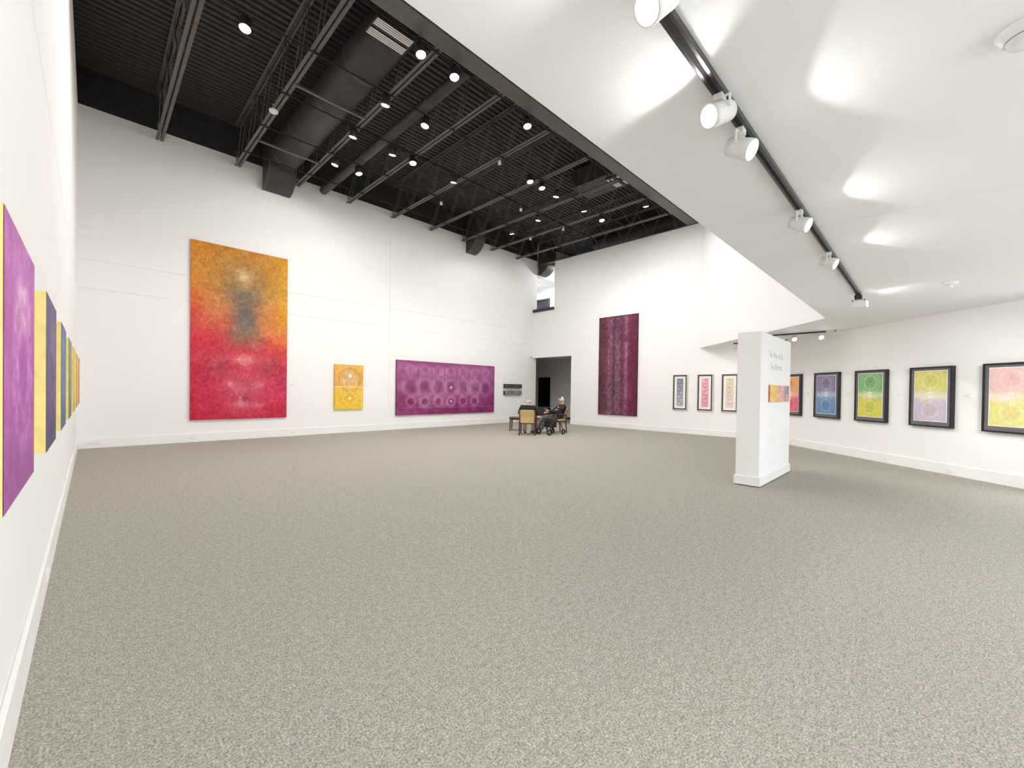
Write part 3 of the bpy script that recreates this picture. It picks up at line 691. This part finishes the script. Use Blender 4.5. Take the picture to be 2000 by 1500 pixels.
def register(label, loc, w_, l_, nsl, tilt=0.0):
    t = thing('air_register', label, 'air vent', loc, 0, 'white slatted air registers')
    MB().box(-w_ / 2 - .02, w_ / 2 + .02, -l_ / 2 - .02, l_ / 2 + .02, .012, .05).build('back_box', m_dark, t)
    for g in (-1, 1):
        for k in range(nsl):
            y_ = g * l_ * .30 + (k - (nsl - 1) / 2) * l_ * .42 / nsl
            hw = l_ * .42 / nsl * .44
            MB().add([(-w_ / 2, y_ - hw, -.004), (w_ / 2, y_ - hw, -.004), (w_ / 2, y_ + hw, .008), (-w_ / 2, y_ + hw, .008), (-w_ / 2, y_ - hw, -.010), (w_ / 2, y_ - hw, -.010), (w_ / 2, y_ + hw, .002), (-w_ / 2, y_ + hw, .002)],
                     [(0, 1, 2, 3), (7, 6, 5, 4), (0, 4, 5, 1), (1, 5, 6, 2), (2, 6, 7, 3), (3, 7, 4, 0)]).build('slat', m_fix, t)
register('white slatted air register under the large round duct', (3.54, 6.545, 7.395), .66, .40, 4)
register('white slatted air register near the low ceiling, over the far part of the deck', (11.30, 6.80, 7.871), .60, .50, 4)
t = thing('square_duct', 'dark square duct up in the deck, carrying the far white register', 'duct', (11.30, 7.3, 7.922))
MB().box(-.5, .5, -.9, .9, 0, .54).build('duct_body', m_duct, t, bevel=.01)
for y_ in (-.6, 0, .6): MB().box(-.515, .515, y_ - .015, y_ + .015, -.004, .54).build('flange', m_steel, t)

# ------------------------------------------------------------------ lamps under the deck
def add_spot(parent, loc, aim, power, size, blend_, color, radius=.05):
    l = bpy.data.lights.new('spot', 'SPOT'); l.energy = power; l.spot_size = math.radians(size); l.spot_blend = blend_; l.color = color; l.shadow_soft_size = radius
    o = bpy.data.objects.new('spot', l); col.objects.link(o); o.parent = parent; o.location = loc
    o.rotation_euler = Vector(aim).to_track_quat('-Z', 'Y').to_euler(); return o

def head(t, c, aim, r, ln, m_body, m_l, m_arm, top):
    a = Vector(aim).normalized(); c = Vector(c); front = c + a * ln * .5
    MB().lathe([(r * .45, -ln * .5), (r * .85, -ln * .46), (r * .92, -ln * .1), (r, ln * .30), (r, ln * .5), (r * .9, ln * .5), (r * .88, ln * .44)], 20, c, a).build('housing', m_body, t)
    MB().lathe([(r * .87, ln * .445), (r * .80, ln * .47), (r * .45, ln * .50), (.001, ln * .505)], 20, c, a, cap=False).build('lens', m_l, t)
    s = a.cross(Vector((0, 0, 1))); s = s.normalized() if s.length > .01 else Vector((1, 0, 0))
    m = MB()
    for k in (-1, 1):
        q = c + s * k * (r + .008); m.tube([q, Vector((q.x, q.y, top - .03)), Vector((c.x + s.x * k * .01, c.y + s.y * k * .01, top - .015))], .007, 6)
    m.build('yoke', m_arm, t)
    MB().box(c.x - .03, c.x + .03, c.y - .022, c.y + .022, top - .03, top).build('adapter', m_arm, t)
    return front

def high_lamp(label, x, y, aim, lit=True, power=1.0, body=None, m_l=None, r=.092, ln=.20):
    t = thing('spotlight', label, 'spotlight', (x, y, 7.25), 0, 'spotlights under the black deck')
    f = head(t, (0, 0, 0), aim, r, ln, body or m_dark, m_l or (m_lens if lit else m_fix), m_dark, ZC - .034 - 7.25)
    if lit: add_spot(t, f + Vector(aim).normalized() * .03, aim, P_HIGH * power, 172, .35, WARM, .07)
    return t
def aimv(x, y, tx, ty, tz):
    h = Vector((tx - x, ty - y, 0)).normalized() * .24; return tuple(Vector((h.x, h.y, -1)).normalized())
rowtxt = ['on the rail by the low ceiling', 'on the second rail from the low ceiling', 'on the third rail from the low ceiling', 'on the fourth rail, nearer the long wall']
rows = [
    [(3.95, 0, 'c', .25), (4.67, 0, 'b', 1), (6.63, 0, 'l', 1), (11.98, 0, 'v', .7)],
    [(1.715, 1, 'a', 1), (4.16, 1, 'd', .3), (5.10, 1, 'e', .9), (8.445, 1, 'n', 1), (8.94, 1, 'o', 1), (9.61, 1, 'p', .9), (10.97, 1, 't', .8), (11.995, 1, 'u', 1)],
    [(4.18, 2, 'f', .8), (5.16, 2, 'h', .8), (5.72, 2, 'i', .9), (7.01, 2, 'k', .9), (10.54, 2, 'q', .9)],
    [(4.39, 3, 'g', .8), (4.99, 3, 'j', .8), (10.77, 3, 'r', 1)]]
targets = {'c': (3.5, 2, 1), 'b': (2.6, 2.0, 0), 'l': (5.6, 2.2, 0), 'v': (14.6, 6.0, 1.8), 'a': (-.2, 4.5, 1.2), 'd': (2.9, 13.5, 3), 'e': (-.2, 8.0, 1.5),
           'n': (7.4, 3.0, 0), 'o': (8.0, 3.5, 0), 'p': (10.0, 13.4, 1.6), 't': (14.9, 8.9, 2.6), 'u': (10.2, 4.0, 0), 'f': (3.0, 13.5, 2.6), 'h': (5.95, 13.5, 1.5), 'i': (4.2, 5.0, 0), 'k': (8.5, 13.5, 1.5),
           'q': (11.2, 13.5, 1.5), 'g': (1.5, 13.5, 3.0), 'j': (6.2, 9.0, 0), 'r': (14.9, 12.0, 2.5)}
for row in rows:
    for k, (x, ri, key, pw) in enumerate(row):
        y = ROWS[ri] - .02; tx, ty, tz = targets[key]
        high_lamp(f'lit spotlight {rowtxt[ri]}, {ordn[k]} out from the canvas wall', x, y, aimv(x, y, tx, ty, tz), True, pw * (1.12, 1.06, .66, .60)[ri])
for x, y, lab in ((7.31, 7.84, 'unlit white spotlight head just under the fifth joist'), (9.68, 9.36, 'unlit white spotlight head near the seventh joist'), (11.88, 9.36, 'unlit white spotlight head near the eighth joist, far side'),
                  (11.79, 10.86, 'small white spotlight head near the eighth joist, toward the long wall'), (7.66, 10.86, 'small white spotlight head near the fifth joist, toward the long wall')):
    high_lamp(lab, x, y, (0.25, .3, -1), False, body=m_fix, r=.042, ln=.10)
high_lamp('added unseen fill spotlight beyond the far wall, washing the grey wall over the opening', 16.2, 12.3, (.05, .75, -.6), True, .6)  # unseen lamp, added to brighten the grey wall over the upper opening
t = thing('lamp_rail', 'unseen rail added to hold the fill spotlight beyond the far wall', 'rail', (16.2, 12.3, ZC - .034))  # rail added only to carry that unseen lamp
MB().box(-.6, .6, -.02, .02, 0, .03).build('rail', m_dark, t)
for s_ in (-.5, .5): MB().box(s_ - .006, s_ + .006, -.006, .006, .03, 1.12).build('rod', m_steel, t)
t = thing('smoke_detector', 'white round smoke detector under the second joist', 'smoke detector', (2.70, 9.93, ZC))
MB().lathe([(.03, 0), (.03, -.12), (.09, -.13), (.085, -.17), (.03, -.19)], 20).build('body', m_fix, t); MB().lathe([(.018, -.188), (.016, -.205)], 12).build('sensor', m_plate, t)

# ------------------------------------------------------------------ low ceiling track and its lamps
t = thing('ceiling_track', 'long black lamp track on the low white ceiling', 'track', (4.6, .79, ZS))
MB().box(-3.9, 3.6, -.028, .028, -.035, 0).build('rail', m_track, t, bevel=.003)
MB().box(-3.9, 3.6, -.010, .010, -.037, -.035).build('slot', m_void, t); MB().box(3.60, 3.66, -.032, .032, -.04, 0).build('end_cap', m_dark, t)
def low_lamp(label, x, y, aim, power, size, blend_, r=.058, ln=.15, drop=.125, color=NEUTRAL, lens=None, lit=True):
    t = thing('track_spotlight', label, 'spotlight', (x, y, ZS - drop), 0, 'white spotlights on the ceiling tracks')
    f = head(t, (0, 0, 0), aim, r, ln, m_fix, lens or m_glow, m_fix, drop - .036)
    if lit: add_spot(t, f + Vector(aim).normalized() * .012, aim, power, size, blend_, color, .03)
    return t
low_lamp('white track spotlight at the top picture edge, closest to the viewer', 1.50, .745, (-.75, .30, -.70), P_TRACK_NEAR * 1.5, 172, .5, drop=.098)
low_lamp('white track spotlight second along the long track, lens facing the canvas wall', 2.28, .79, (-.80, .40, -.42), P_TRACK_NEAR, 168, .25)
low_lamp('white track spotlight third along the long track, lens facing away', 2.65, .80, (-.06, -.86, -.50), P_TRACK, 132, .08, drop=.145)
low_lamp('white track spotlight fourth along the long track, just before the ceiling seam', 4.16, .79, (-.10, -.90, -.45), P_TRACK, 132, .08, drop=.145)
low_lamp('white track spotlight fifth along the long track, past the ceiling seam', 5.59, .79, (-.10, -.90, -.45), P_TRACK, 132, .08, drop=.145)
t = thing('wall_washer', 'white box floodlight with black yoke at the end of the long track', 'floodlight', (8.28, .79, ZS))
MB().box(-.05, .05, -.045, .045, -.10, -.036).build('black_adapter', m_dark, t, bevel=.004)
MB().tube([(0, -.07, -.10), (0, -.07, -.16), (0, .07, -.16), (0, .07, -.10)], .008, 6).build('yoke', m_dark, t)
MB().box(-.05, .06, -.10, .08, -.225, -.135).build('housing', m_fix, t, bevel=.006)
MB().box(-.045, .055, -.112, -.10, -.215, -.145).build('lens', m_glow, t)
add_spot(t, (.02, -.13, -.18), (.35, -.9, .02), 4, 120, .5, NEUTRAL, .03)
for x, y0, y1, lab in ((12.70, 1.86, 3.3, 'short black lamp track between the partition and the slanting wall'), (14.05, 2.95, 4.32, 'short black lamp track showing beside the partition, near the far wall')):
    t = thing('ceiling_track', lab, 'track', (x, y0, ZS)); MB().box(-.028, .028, 0, y1 - y0, -.035, 0).build('rail', m_track, t, bevel=.003); MB().box(-.03, .03, -.04, 0, -.038, 0).build('end_cap', m_dark, t)
low_lamp('bright white track spotlight at the near end of the short track', 12.70, 1.93, (-.70, -.45, -.45), P_SIDE, 130, 1.0)
low_lamp('bright white track spotlight second on the short track', 12.70, 2.47, (-.75, -.25, -.5), P_SIDE, 130, 1.0)
low_lamp('grey white track spotlight third on the short track, lens turned away', 12.70, 2.72, (.3, .75, -.55), P_SIDE, 130, 1.0)
low_lamp('white track spotlight in shade beside the partition, near the far wall', 14.05, 4.24, (.45, .55, -.6), P_SIDE, 130, 1.0)
low_lamp('hidden white track spotlight behind the partition, aimed at the rose print', 14.05, 3.5, (.5, .6, -.6), P_SIDE, 130, 1.0)

t = thing('ceiling_track', 'added unseen lamp track behind the viewer, holding the fill lamps', 'track', (4.6, -1.85, ZS)); MB().box(-2.6, 3.2, -.028, .028, -.035, 0).build('rail', m_track, t, bevel=.003)  # out-of-view track, added to carry the fill lamps
for k, (x, tx, ty) in enumerate(((3.2, 9.8, -.9), (4.6, 10.6, -.4), (6.0, 11.6, .3), (7.3, 12.6, 1.4))):
    low_lamp('added fill spotlight on the unseen track behind the viewer, ' + ordn[k] + ' from the canvas wall', x, -1.85, (tx - x, ty + 1.85, -1.9 - .2 * k), P_FILL, 56, .8)  # fill lamps added out of view to brighten the slanting wall
low_lamp('added unseen fill spotlight behind the viewer, turned to the small canvases', 2.3, -1.85, (-2.5, 3.6, -1.9), 90, 80, .9)  # fill lamp added to lift the wall of small canvases
# detectors, sprinkler, plate, recessed light
t = thing('smoke_alarm', 'large round white detector on the low ceiling, cut by the picture edge', 'smoke alarm', (2.80, -.275, ZS))
MB().lathe([(.098, 0), (.098, -.012), (.086, -.020), (.080, -.036), (.068, -.040), (.062, -.058), (.03, -.064)], 32).build('body', m_fix, t); MB().lathe([(.070, -.0405), (.0665, -.044), (.064, -.052)], 32, cap=False).build('vent_ring', m_slot, t)
t = thing('smoke_alarm', 'small white detector on the low ceiling above the lemon and lilac print', 'smoke alarm', (8.30, -.19, ZS))
MB().lathe([(.075, 0), (.075, -.012), (.055, -.035), (.02, -.045)], 24).build('body', m_fix, t); MB().lathe([(.02, -.04), (.018, -.075), (.006, -.08)], 12).build('sensor', m_plate, t)
t = thing('sprinkler_head', 'tiny metal sprinkler head on the low ceiling beyond the short track', 'sprinkler', (12.63, 1.62, ZS))
MB().lathe([(.035, 0), (.035, -.006), (.012, -.010), (.012, -.04), (.022, -.042), (.02, -.046)], 14).build('body', mat('sprinkler_metal', (.3, .28, .26, 1), .4, metal=.6, noise=(30, .1)), t)
t = thing('ceiling_plate', 'small white cover plate on the low ceiling near the floodlight', 'cover plate', (9.48, 1.18, ZS)); MB().box(-.06, .06, -.06, .06, -.008, 0).build('plate', m_plate, t, bevel=.003)
t = thing('recessed_light', 'round lit ceiling light inside the bright upper room', 'ceiling light', (16.2, 14.35, 6.94))
MB().lathe([(.09, -.002), (.075, -.006)], 20).build('lens', m_glow, t); MB().lathe([(.115, 0), (.115, -.008), (.09, -.012), (.09, 0)], 20, cap=False).build('trim_ring', m_fix, t)
pt = bpy.data.lights.new('upper_light', 'SPOT'); pt.energy = 130; pt.color = (.95, .97, 1); pt.shadow_soft_size = .08; pt.spot_size = math.radians(160); pt.spot_blend = .5
o = bpy.data.objects.new('upper_light', pt); col.objects.link(o); o.parent = t; o.location = (0, 0, -.03)
t = thing('security_camera', 'small white wall camera with black lens beside the doorway top', 'camera', (14.72, YB, 3.05))
MB().box(-.02, .02, -.05, 0, -.02, .02).build('bracket', m_fix, t); MB().lathe([(.028, 0), (.03, .10)], 14, (.0, -.06, 0), (-.45, -.9, -.1)).build('body', m_fix, t); MB().ball((-.05, -.155, -.010), .026, 12).build('lens', m_dark, t)

# ------------------------------------------------------------------ chairs
def make_chair(label, loc, rz):
    t = thing('armchair', label, 'chair', loc, rz, 'wooden armchairs in the seated group')
    for s in (-1, 1):
        MB().tube([(s * .25, -.27, 0), (s * .25, -.235, .42), (s * .25, -.275, .80)], [.019, .024, .018], 8).build('rear_leg', m_wood, t)
        MB().tube([(s * .255, .245, 0), (s * .255, .235, .42), (s * .255, .225, .63)], [.017, .023, .02], 8).build('front_leg', m_wood, t)
        MB().tube([(s * .253, -.245, .62), (s * .258, -.05, .655), (s * .258, .15, .650), (s * .256, .275, .625)], [.02, .024, .026, .02], 8).build('armrest', m_wood, t)
        MB().box(s * .25 - .012, s * .25 + .012, -.235, .235, .375, .425).build('side_rail', m_wood, t)
    MB().box(-.24, .24, .222, .248, .375, .425).build('front_rail', m_wood, t); MB().box(-.24, .24, -.248, -.222, .375, .415).build('rear_rail', m_wood, t)
    MB().box(-.235, .235, -.215, .26, .415, .485).build('seat', m_uphol, t, bevel=.025)
    vs = [(x, y, z) for z, y0, y1 in ((.40, -.262, -.205), (.60, -.262, -.205), (.83, -.310, -.255)) for x, y in ((-.228, y0), (.228, y0), (.228, y1), (-.228, y1))]
    fs = [(3, 2, 1, 0), (8, 9, 10, 11)] + [(4 * k + i, 4 * k + (i + 1) % 4, 4 * k + 4 + (i + 1) % 4, 4 * k + 4 + i) for k in range(2) for i in range(4)]
    MB().add(vs, fs).build('backrest', m_uphol, t, bevel=.018)
    return t
m_suitf = mat('black_upholstery', (.02, .02, .022, 1), .85, noise=(40, .2))
def face_rot(dx, dy): return math.atan2(dy, dx) - PI / 2
d1 = Vector((.80, .60)); c1 = Vector((9.949, 9.20)) + d1 * .27
d2 = Vector((-.90, .43)).normalized(); c2 = Vector((11.80, 9.16)) + d2 * .27
d3 = Vector((-.80, -.60)); c3 = Vector((12.15, 10.55))
ch1 = make_chair('tan armchair seen from behind, holding the man with his back turned', (c1.x, c1.y, 0), face_rot(*d1))
dup(ch1, (c2.x, c2.y, 0), face_rot(*d2), 'tan armchair seen side-on, holding the man who leans back')
ch3 = dup(ch1, (c3.x, c3.y, 0), face_rot(*d3), 'empty armchair with black backrest and tan seat, behind the walking frame')
for o in ch3.children:
    if o.name.startswith('backrest'): o.data = o.data.copy(); o.data.materials[0] = m_suitf
# side table
t = thing('side_table', 'low dark wooden side table beside the man with his back turned', 'table', (10.98, 10.62, 0), face_rot(*d1))
MB().box(-.30, .30, -.30, .30, .45, .485).build('tabletop', m_wood, t, bevel=.012); MB().box(-.25, .25, -.25, .25, .40, .45).build('apron', m_wood, t)
for sx in (-1, 1):
    for sy in (-1, 1): MB().tube([(sx * .24, sy * .24, .42), (sx * .25, sy * .25, 0)], [.026, .016], 8).build('leg', m_wood, t)

# ------------------------------------------------------------------ rollator
m_rub = mat('black_rubber', (.015, .015, .015, 1), .7, noise=(40, .2)); m_frm = mat('black_tube', (.03, .03, .032, 1), .35, metal=.4, noise=(20, .2)); m_chr = mat('grey_metal', (.45, .45, .46, 1), .3, metal=.7, noise=(20, .1))
t = thing('rollator', 'black four-wheeled walking frame parked between the seated men', 'rollator', (10.88, 8.98, 0), math.radians(174.7 - 90))
for sx in (-1, 1):
    MB().tube([(sx * .25, .30, .14), (sx * .25, .22, .36), (sx * .25, .02, .52), (sx * .25, -.18, .62), (sx * .25, -.22, .84), (sx * .25, -.16, .885), (sx * .25, -.02, .89)], .016, 8).build('side_tube', m_frm, t)
    MB().tube([(sx * .25, -.34, .12), (sx * .25, -.24, .34), (sx * .25, -.02, .50)], .015, 8).build('rear_leg', m_frm, t)
    g = MB().tube([(sx * .25, -.20, .875), (sx * .25, -.02, .892), (sx * .25, .05, .885)], .024, 10).build('handle', m_rub, t)
    MB().tube([(sx * .25, -.02, .87), (sx * .25, .08, .845), (sx * .25, -.06, .83)], .008, 6).build('brake_lever', m_chr, g)
    for y_, z_, r_ in ((.31, .10, .10), (-.35, .09, .09)):
        w_ = MB().lathe([(r_ * .62, -.016), (r_ * .93, -.018), (r_, -.008), (r_, .008), (r_ * .93, .018), (r_ * .62, .016)], 22, (sx * .25, y_, z_), (1, 0, 0), cap=False).build('wheel', m_rub, t)
        m = MB().lathe([(.02, -.02), (.02, .02)], 10, (sx * .25, y_, z_), (1, 0, 0))
        for k in range(5):
            a_ = k * 2 * PI / 5; m.tube([(sx * .25, y_, z_), (sx * .25, y_ + math.cos(a_) * r_ * .7, z_ + math.sin(a_) * r_ * .7)], .007, 5)
        m.build('spoke_hub', m_chr, w_)
MB().box(-.22, .22, -.12, .12, .50, .53).build('seat', m_rub, t, bevel=.01); MB().box(-.19, .19, -.10, .14, .24, .46).build('basket_bag', m_rub, t, bevel=.03)
MB().tube([(-.25, -.20, .72), (-.12, -.30, .74), (.12, -.30, .74), (.25, -.20, .72)], .018, 8).build('back_strap', m_rub, t)
MB().tube([(-.25, .24, .34), (.25, .24, .34)], .012, 8).build('cross_bar', m_frm, t)

# ------------------------------------------------------------------ people
m_skin = mat('skin', srgb(226, 178, 158), .55, noise=(14, .06)); m_hairw = mat('white_hair', (.72, .70, .67, 1), .7, noise=(60, .15)); m_suit = mat('black_suit', (.016, .016, .019, 1), .8, noise=(30, .25))
m_shirt = mat('pale_shirt', (.72, .70, .64, 1), .8, noise=(30, .05)); m_kh = mat('stone_trousers', srgb(176, 164, 142), .85, noise=(20, .1)); m_gt = mat('grey_trousers', srgb(104, 102, 98), .85, noise=(20, .15))
m_shoe = mat('dark_leather', (.022, .014, .012, 1), .35, noise=(20, .2)); m_eye = mat('eye_dark', (.03, .02, .02, 1), .3, noise=(20, .1)); m_lip = mat('lip', srgb(176, 96, 88), .5, noise=(20, .1)); m_tie = mat('pale_tie', srgb(198, 190, 160), .6, noise=(40, .1))

def skinned(name, chains, m, parent, sub=2, root=0):
    """chains: lists of (point, radius or (rx, ry)); a point already used joins the chains there"""
    pts, rad, idx, edges = [], [], {}, []
    for chn in chains:
        prev = None
        for p_, r_ in chn:
            key = tuple(round(c, 4) for c in p_)
            if key not in idx: idx[key] = len(pts); pts.append(p_); rad.append(r_)
            if prev is not None and prev != idx[key]: edges.append((prev, idx[key]))
            prev = idx[key]
    me = bpy.data.meshes.new(name); me.from_pydata([tuple(p_) for p_ in pts], edges, []); o = bpy.data.objects.new(name, me); col.objects.link(o)
    s = o.modifiers.new('skin', 'SKIN'); s.use_smooth_shade = True
    lay = me.skin_vertices[0]
    for i, r_ in enumerate(rad):
        lay.data[i].radius = (r_, r_) if not isinstance(r_, tuple) else r_
        lay.data[i].use_root = (i == root)
    ss = o.modifiers.new('sub', 'SUBSURF'); ss.levels = sub; ss.render_levels = sub
    dg = bpy.context.evaluated_depsgraph_get(); dg.update(); new = bpy.data.meshes.new_from_object(o.evaluated_get(dg))
    bpy.data.objects.remove(o); new.name = name; new.materials.clear(); new.materials.append(m)
    new.polygons.foreach_set('use_smooth', [True] * len(new.polygons))
    o = bpy.data.objects.new(name, new); col.objects.link(o); o.parent = parent; return o

def hand(parent, wrist, direction, side, curl=.5, up_=(0, 0, 1)):
    d = Vector(direction).normalized(); u_ = Vector(up_); u_ = (u_ - d * u_.dot(d)).normalized(); s = d.cross(u_) * side; w_ = Vector(wrist)
    palm = w_ + d * .05; ch = [[(tuple(w_), .024), (tuple(palm), .034)]]
    for k, ln in enumerate((.068, .078, .072, .056)):
        b = palm + s * (k - 1.5) * .020 + d * .035; m1 = b + (d * math.cos(curl * .8) - u_ * math.sin(curl * .8)) * ln * .5; m2 = m1 + (d * math.cos(curl * 2) - u_ * math.sin(curl * 2)) * ln * .5
        ch.append([(tuple(palm), .034), (tuple(b), .0105), (tuple(m1), .0095), (tuple(m2), .0075)])
    b = w_ + d * .03 - s * .03; m1 = b + (d * .7 - s * .6).normalized() * .035; m2 = m1 + (d * .9 - s * .2 - u_ * .3).normalized() * .03
    ch.append([(tuple(palm), .034), (tuple(b), .014), (tuple(m1), .011), (tuple(m2), .009)])
    return skinned('hand', ch, m_skin, parent, 1)

def seated_person(label, loc, rz, lean, head_pt, look, elbows, wrists, knees, ankles, trousers, shirt_front, hand_dirs, hair):
    t = thing('person', label, 'person', loc, rz)
    V = Vector; pel = V((0, -.08, .545)); wst = V((0, -.10 - lean * .10, .70)); chs = V((0, -.11 - lean * .26, .86)); nkb = V((0, -.09 - lean * .34, .965)); H = V(head_pt); lk = V(look).normalized()
    nk = nkb.lerp(H, .5) - lk * .015; upv = V((0, 0, 1)); upv = (upv - lk * upv.dot(lk)).normalized(); sd = lk.cross(upv)
    jaw = H - upv * .055 + lk * .045; crown = H + upv * .035 - lk * .012
    sh = {s: V((s * .185, chs.y + .0, .925)) for s in (-1, 1)}
    body = [[(pel, .055), (wst, .065), (chs, .085), (nkb, .06), (nk, .060), (H, (.096, .104)), (crown, (.094, .100))], [(H, (.096, .104)), (jaw, (.058, .055))]]
    for s in (-1, 1):
        e, w_ = V(elbows[s]), V(wrists[s]); k_, a_ = V(knees[s]), V(ankles[s]); hp = V((s * .095, -.05, .535))
        body += [[(chs, .085), (sh[s], .05), (e, .036), (w_, .028)], [(pel, .055), (hp, .04), (k_, .035), (a_, .034)]]
    skinned('body', body, m_skin, t)
    for s in (-1, 1):                                          # face, ears, hands, shoes
        MB().ball(H + lk * .078 + sd * s * .030 + upv * .004, .010, 8).build('eye', m_eye, t)
        MB().ball(H + sd * s * .082 - lk * .005 - upv * .012, .026, 10, (.5, .8, 1.15)).build('ear', m_skin, t)
        hand(t, wrists[s], hand_dirs[s], s)
        a_ = V(ankles[s]); f = V((0, 1, 0)); f = (V((ankles[s][0], ankles[s][1], 0)) - V((knees[s][0], knees[s][1], 0))); f = V((0.15 * s, 1, 0)).normalized()
        skinned('shoe', [[(V((a_.x, a_.y - .03, .045)), .042), (V((a_.x, a_.y, .05)) + f * .06, .045), (V((a_.x, a_.y, .035)) + f * .16, .034), (V((a_.x, a_.y, .03)) + f * .20, .022)]], m_shoe, t, 1)
    skinned('nose', [[(H + lk * .074 + upv * .012, .010), (H + lk * .098 - upv * .018, .014)]], m_skin, t, 1)
    MB().ball(H + lk * .082 - upv * .050, .020, 10, (1, 1, .32)).build('mouth', m_lip, t)
    hm = MB(); n_, m_ = 18, 7                                  # hair as a thin shell hugging the skull, open at the face
    lo, hi, span = hair
    for i in range(n_ + 1):
        a_ = PI * (-span + 2 * span * i / n_)
        for j in range(m_):
            e_ = lo + (hi - lo) * j / (m_ - 1); rr = .098
            hm.v.append(tuple(H + upv * .012 - lk * .006 + (-lk * math.cos(a_) * rr * 1.06 + sd * math.sin(a_) * rr * .94) * math.cos(e_) + upv * math.sin(e_) * rr * 1.12))
    for i in range(n_):
        for j in range(m_ - 1): hm.f.append((i * m_ + j, i * m_ + j + 1, (i + 1) * m_ + j + 1, (i + 1) * m_ + j)); hm.sm.append(True)
    ho = hm.build('hair', m_hairw, t); so = ho.modifiers.new('thick', 'SOLIDIFY'); so.thickness = .012; so.offset = 0
    jk = [[(pel + V((0, .03, -.085)), (.17, .15)), (pel + V((0, -.01, .0)), (.18, .15)), (wst, (.165, .14)), (chs, (.175, .145)), (nkb - V((0, 0, .01)), (.085, .08))]]
    for s in (-1, 1):
        e, w_ = V(elbows[s]), V(wrists[s]); jk.append([(chs, (.175, .145)), (sh[s] + V((s * .01, 0, 0)), .078), (e, .058), (e.lerp(w_, .88), .044)])
    skinned('jacket', jk, m_suit, t)
    tr = [[(pel - V((0, 0, .02)), (.155, .125)), (V((0, -.02, .53)), (.15, .11))]]
    for s in (-1, 1):
        hp = V((s * .10, .02, .535)); tr.append([(V((0, -.02, .53)), (.15, .11)), (hp, .098), (V(knees[s]), .075), (V(knees[s]).lerp(V(ankles[s]), 1.02), .056)])
    skinned('trousers', tr, trousers, t)
    skinned('collar', [[(nkb + V((0, .005, .0)), (.080, .080)), (nkb.lerp(nk, .7), (.074, .074))]], m_shirt, t, 1)
    if shirt_front:
        a_, b_ = nkb + V((0, .085, -.03)), wst + V((0, .160, .0)); m_ = (chs + V((0, .165, .0)))
        skinned('shirt_front', [[(a_, (.05, .015)), (m_, (.055, .015)), (b_, (.03, .012))]], m_shirt, t, 1); skinned('necktie', [[(a_ + V((0, .014, 0)), .014), (m_ + V((0, .014, 0)), .02), (b_ + V((0, .012, .02)), .016)]], m_tie, t, 1)
    return t
p1 = c1 + d1 * .03; p2 = c2 + d2 * .05
seated_person('bald man in a black suit, back turned, seated in the nearest tan armchair', (p1.x, p1.y, 0), face_rot(*d1), .15, (0.02, -.10, 1.115), (.35, .9, -.10),
              {-1: (-.30, .02, .70), 1: (.30, .02, .70)}, {-1: (-.27, .24, .69), 1: (.27, .24, .69)}, {-1: (-.14, .40, .50), 1: (.13, .40, .50)}, {-1: (-.13, .36, .09), 1: (.12, .40, .09)}, m_kh, False, {-1: (0, 1, -.1), 1: (0, 1, -.1)}, (-.75, .05, .60))
seated_person('white-haired man in black suit and pale tie leaning back, seated side-on', (p2.x, p2.y, 0), face_rot(*d2), .55, (-.0, -.20, 1.145), (.25, .95, .15),
              {-1: (-.25, .10, .72), 1: (.28, .00, .70)}, {-1: (-.14, .30, .78), 1: (.17, .24, .70)}, {-1: (-.13, .42, .52), 1: (.12, .44, .53)}, {-1: (-.12, .60, .09), 1: (.10, .70, .09)}, m_gt, True, {-1: (.2, .9, .1), 1: (-.3, .9, .0)}, (-.70, 1.30, .52))
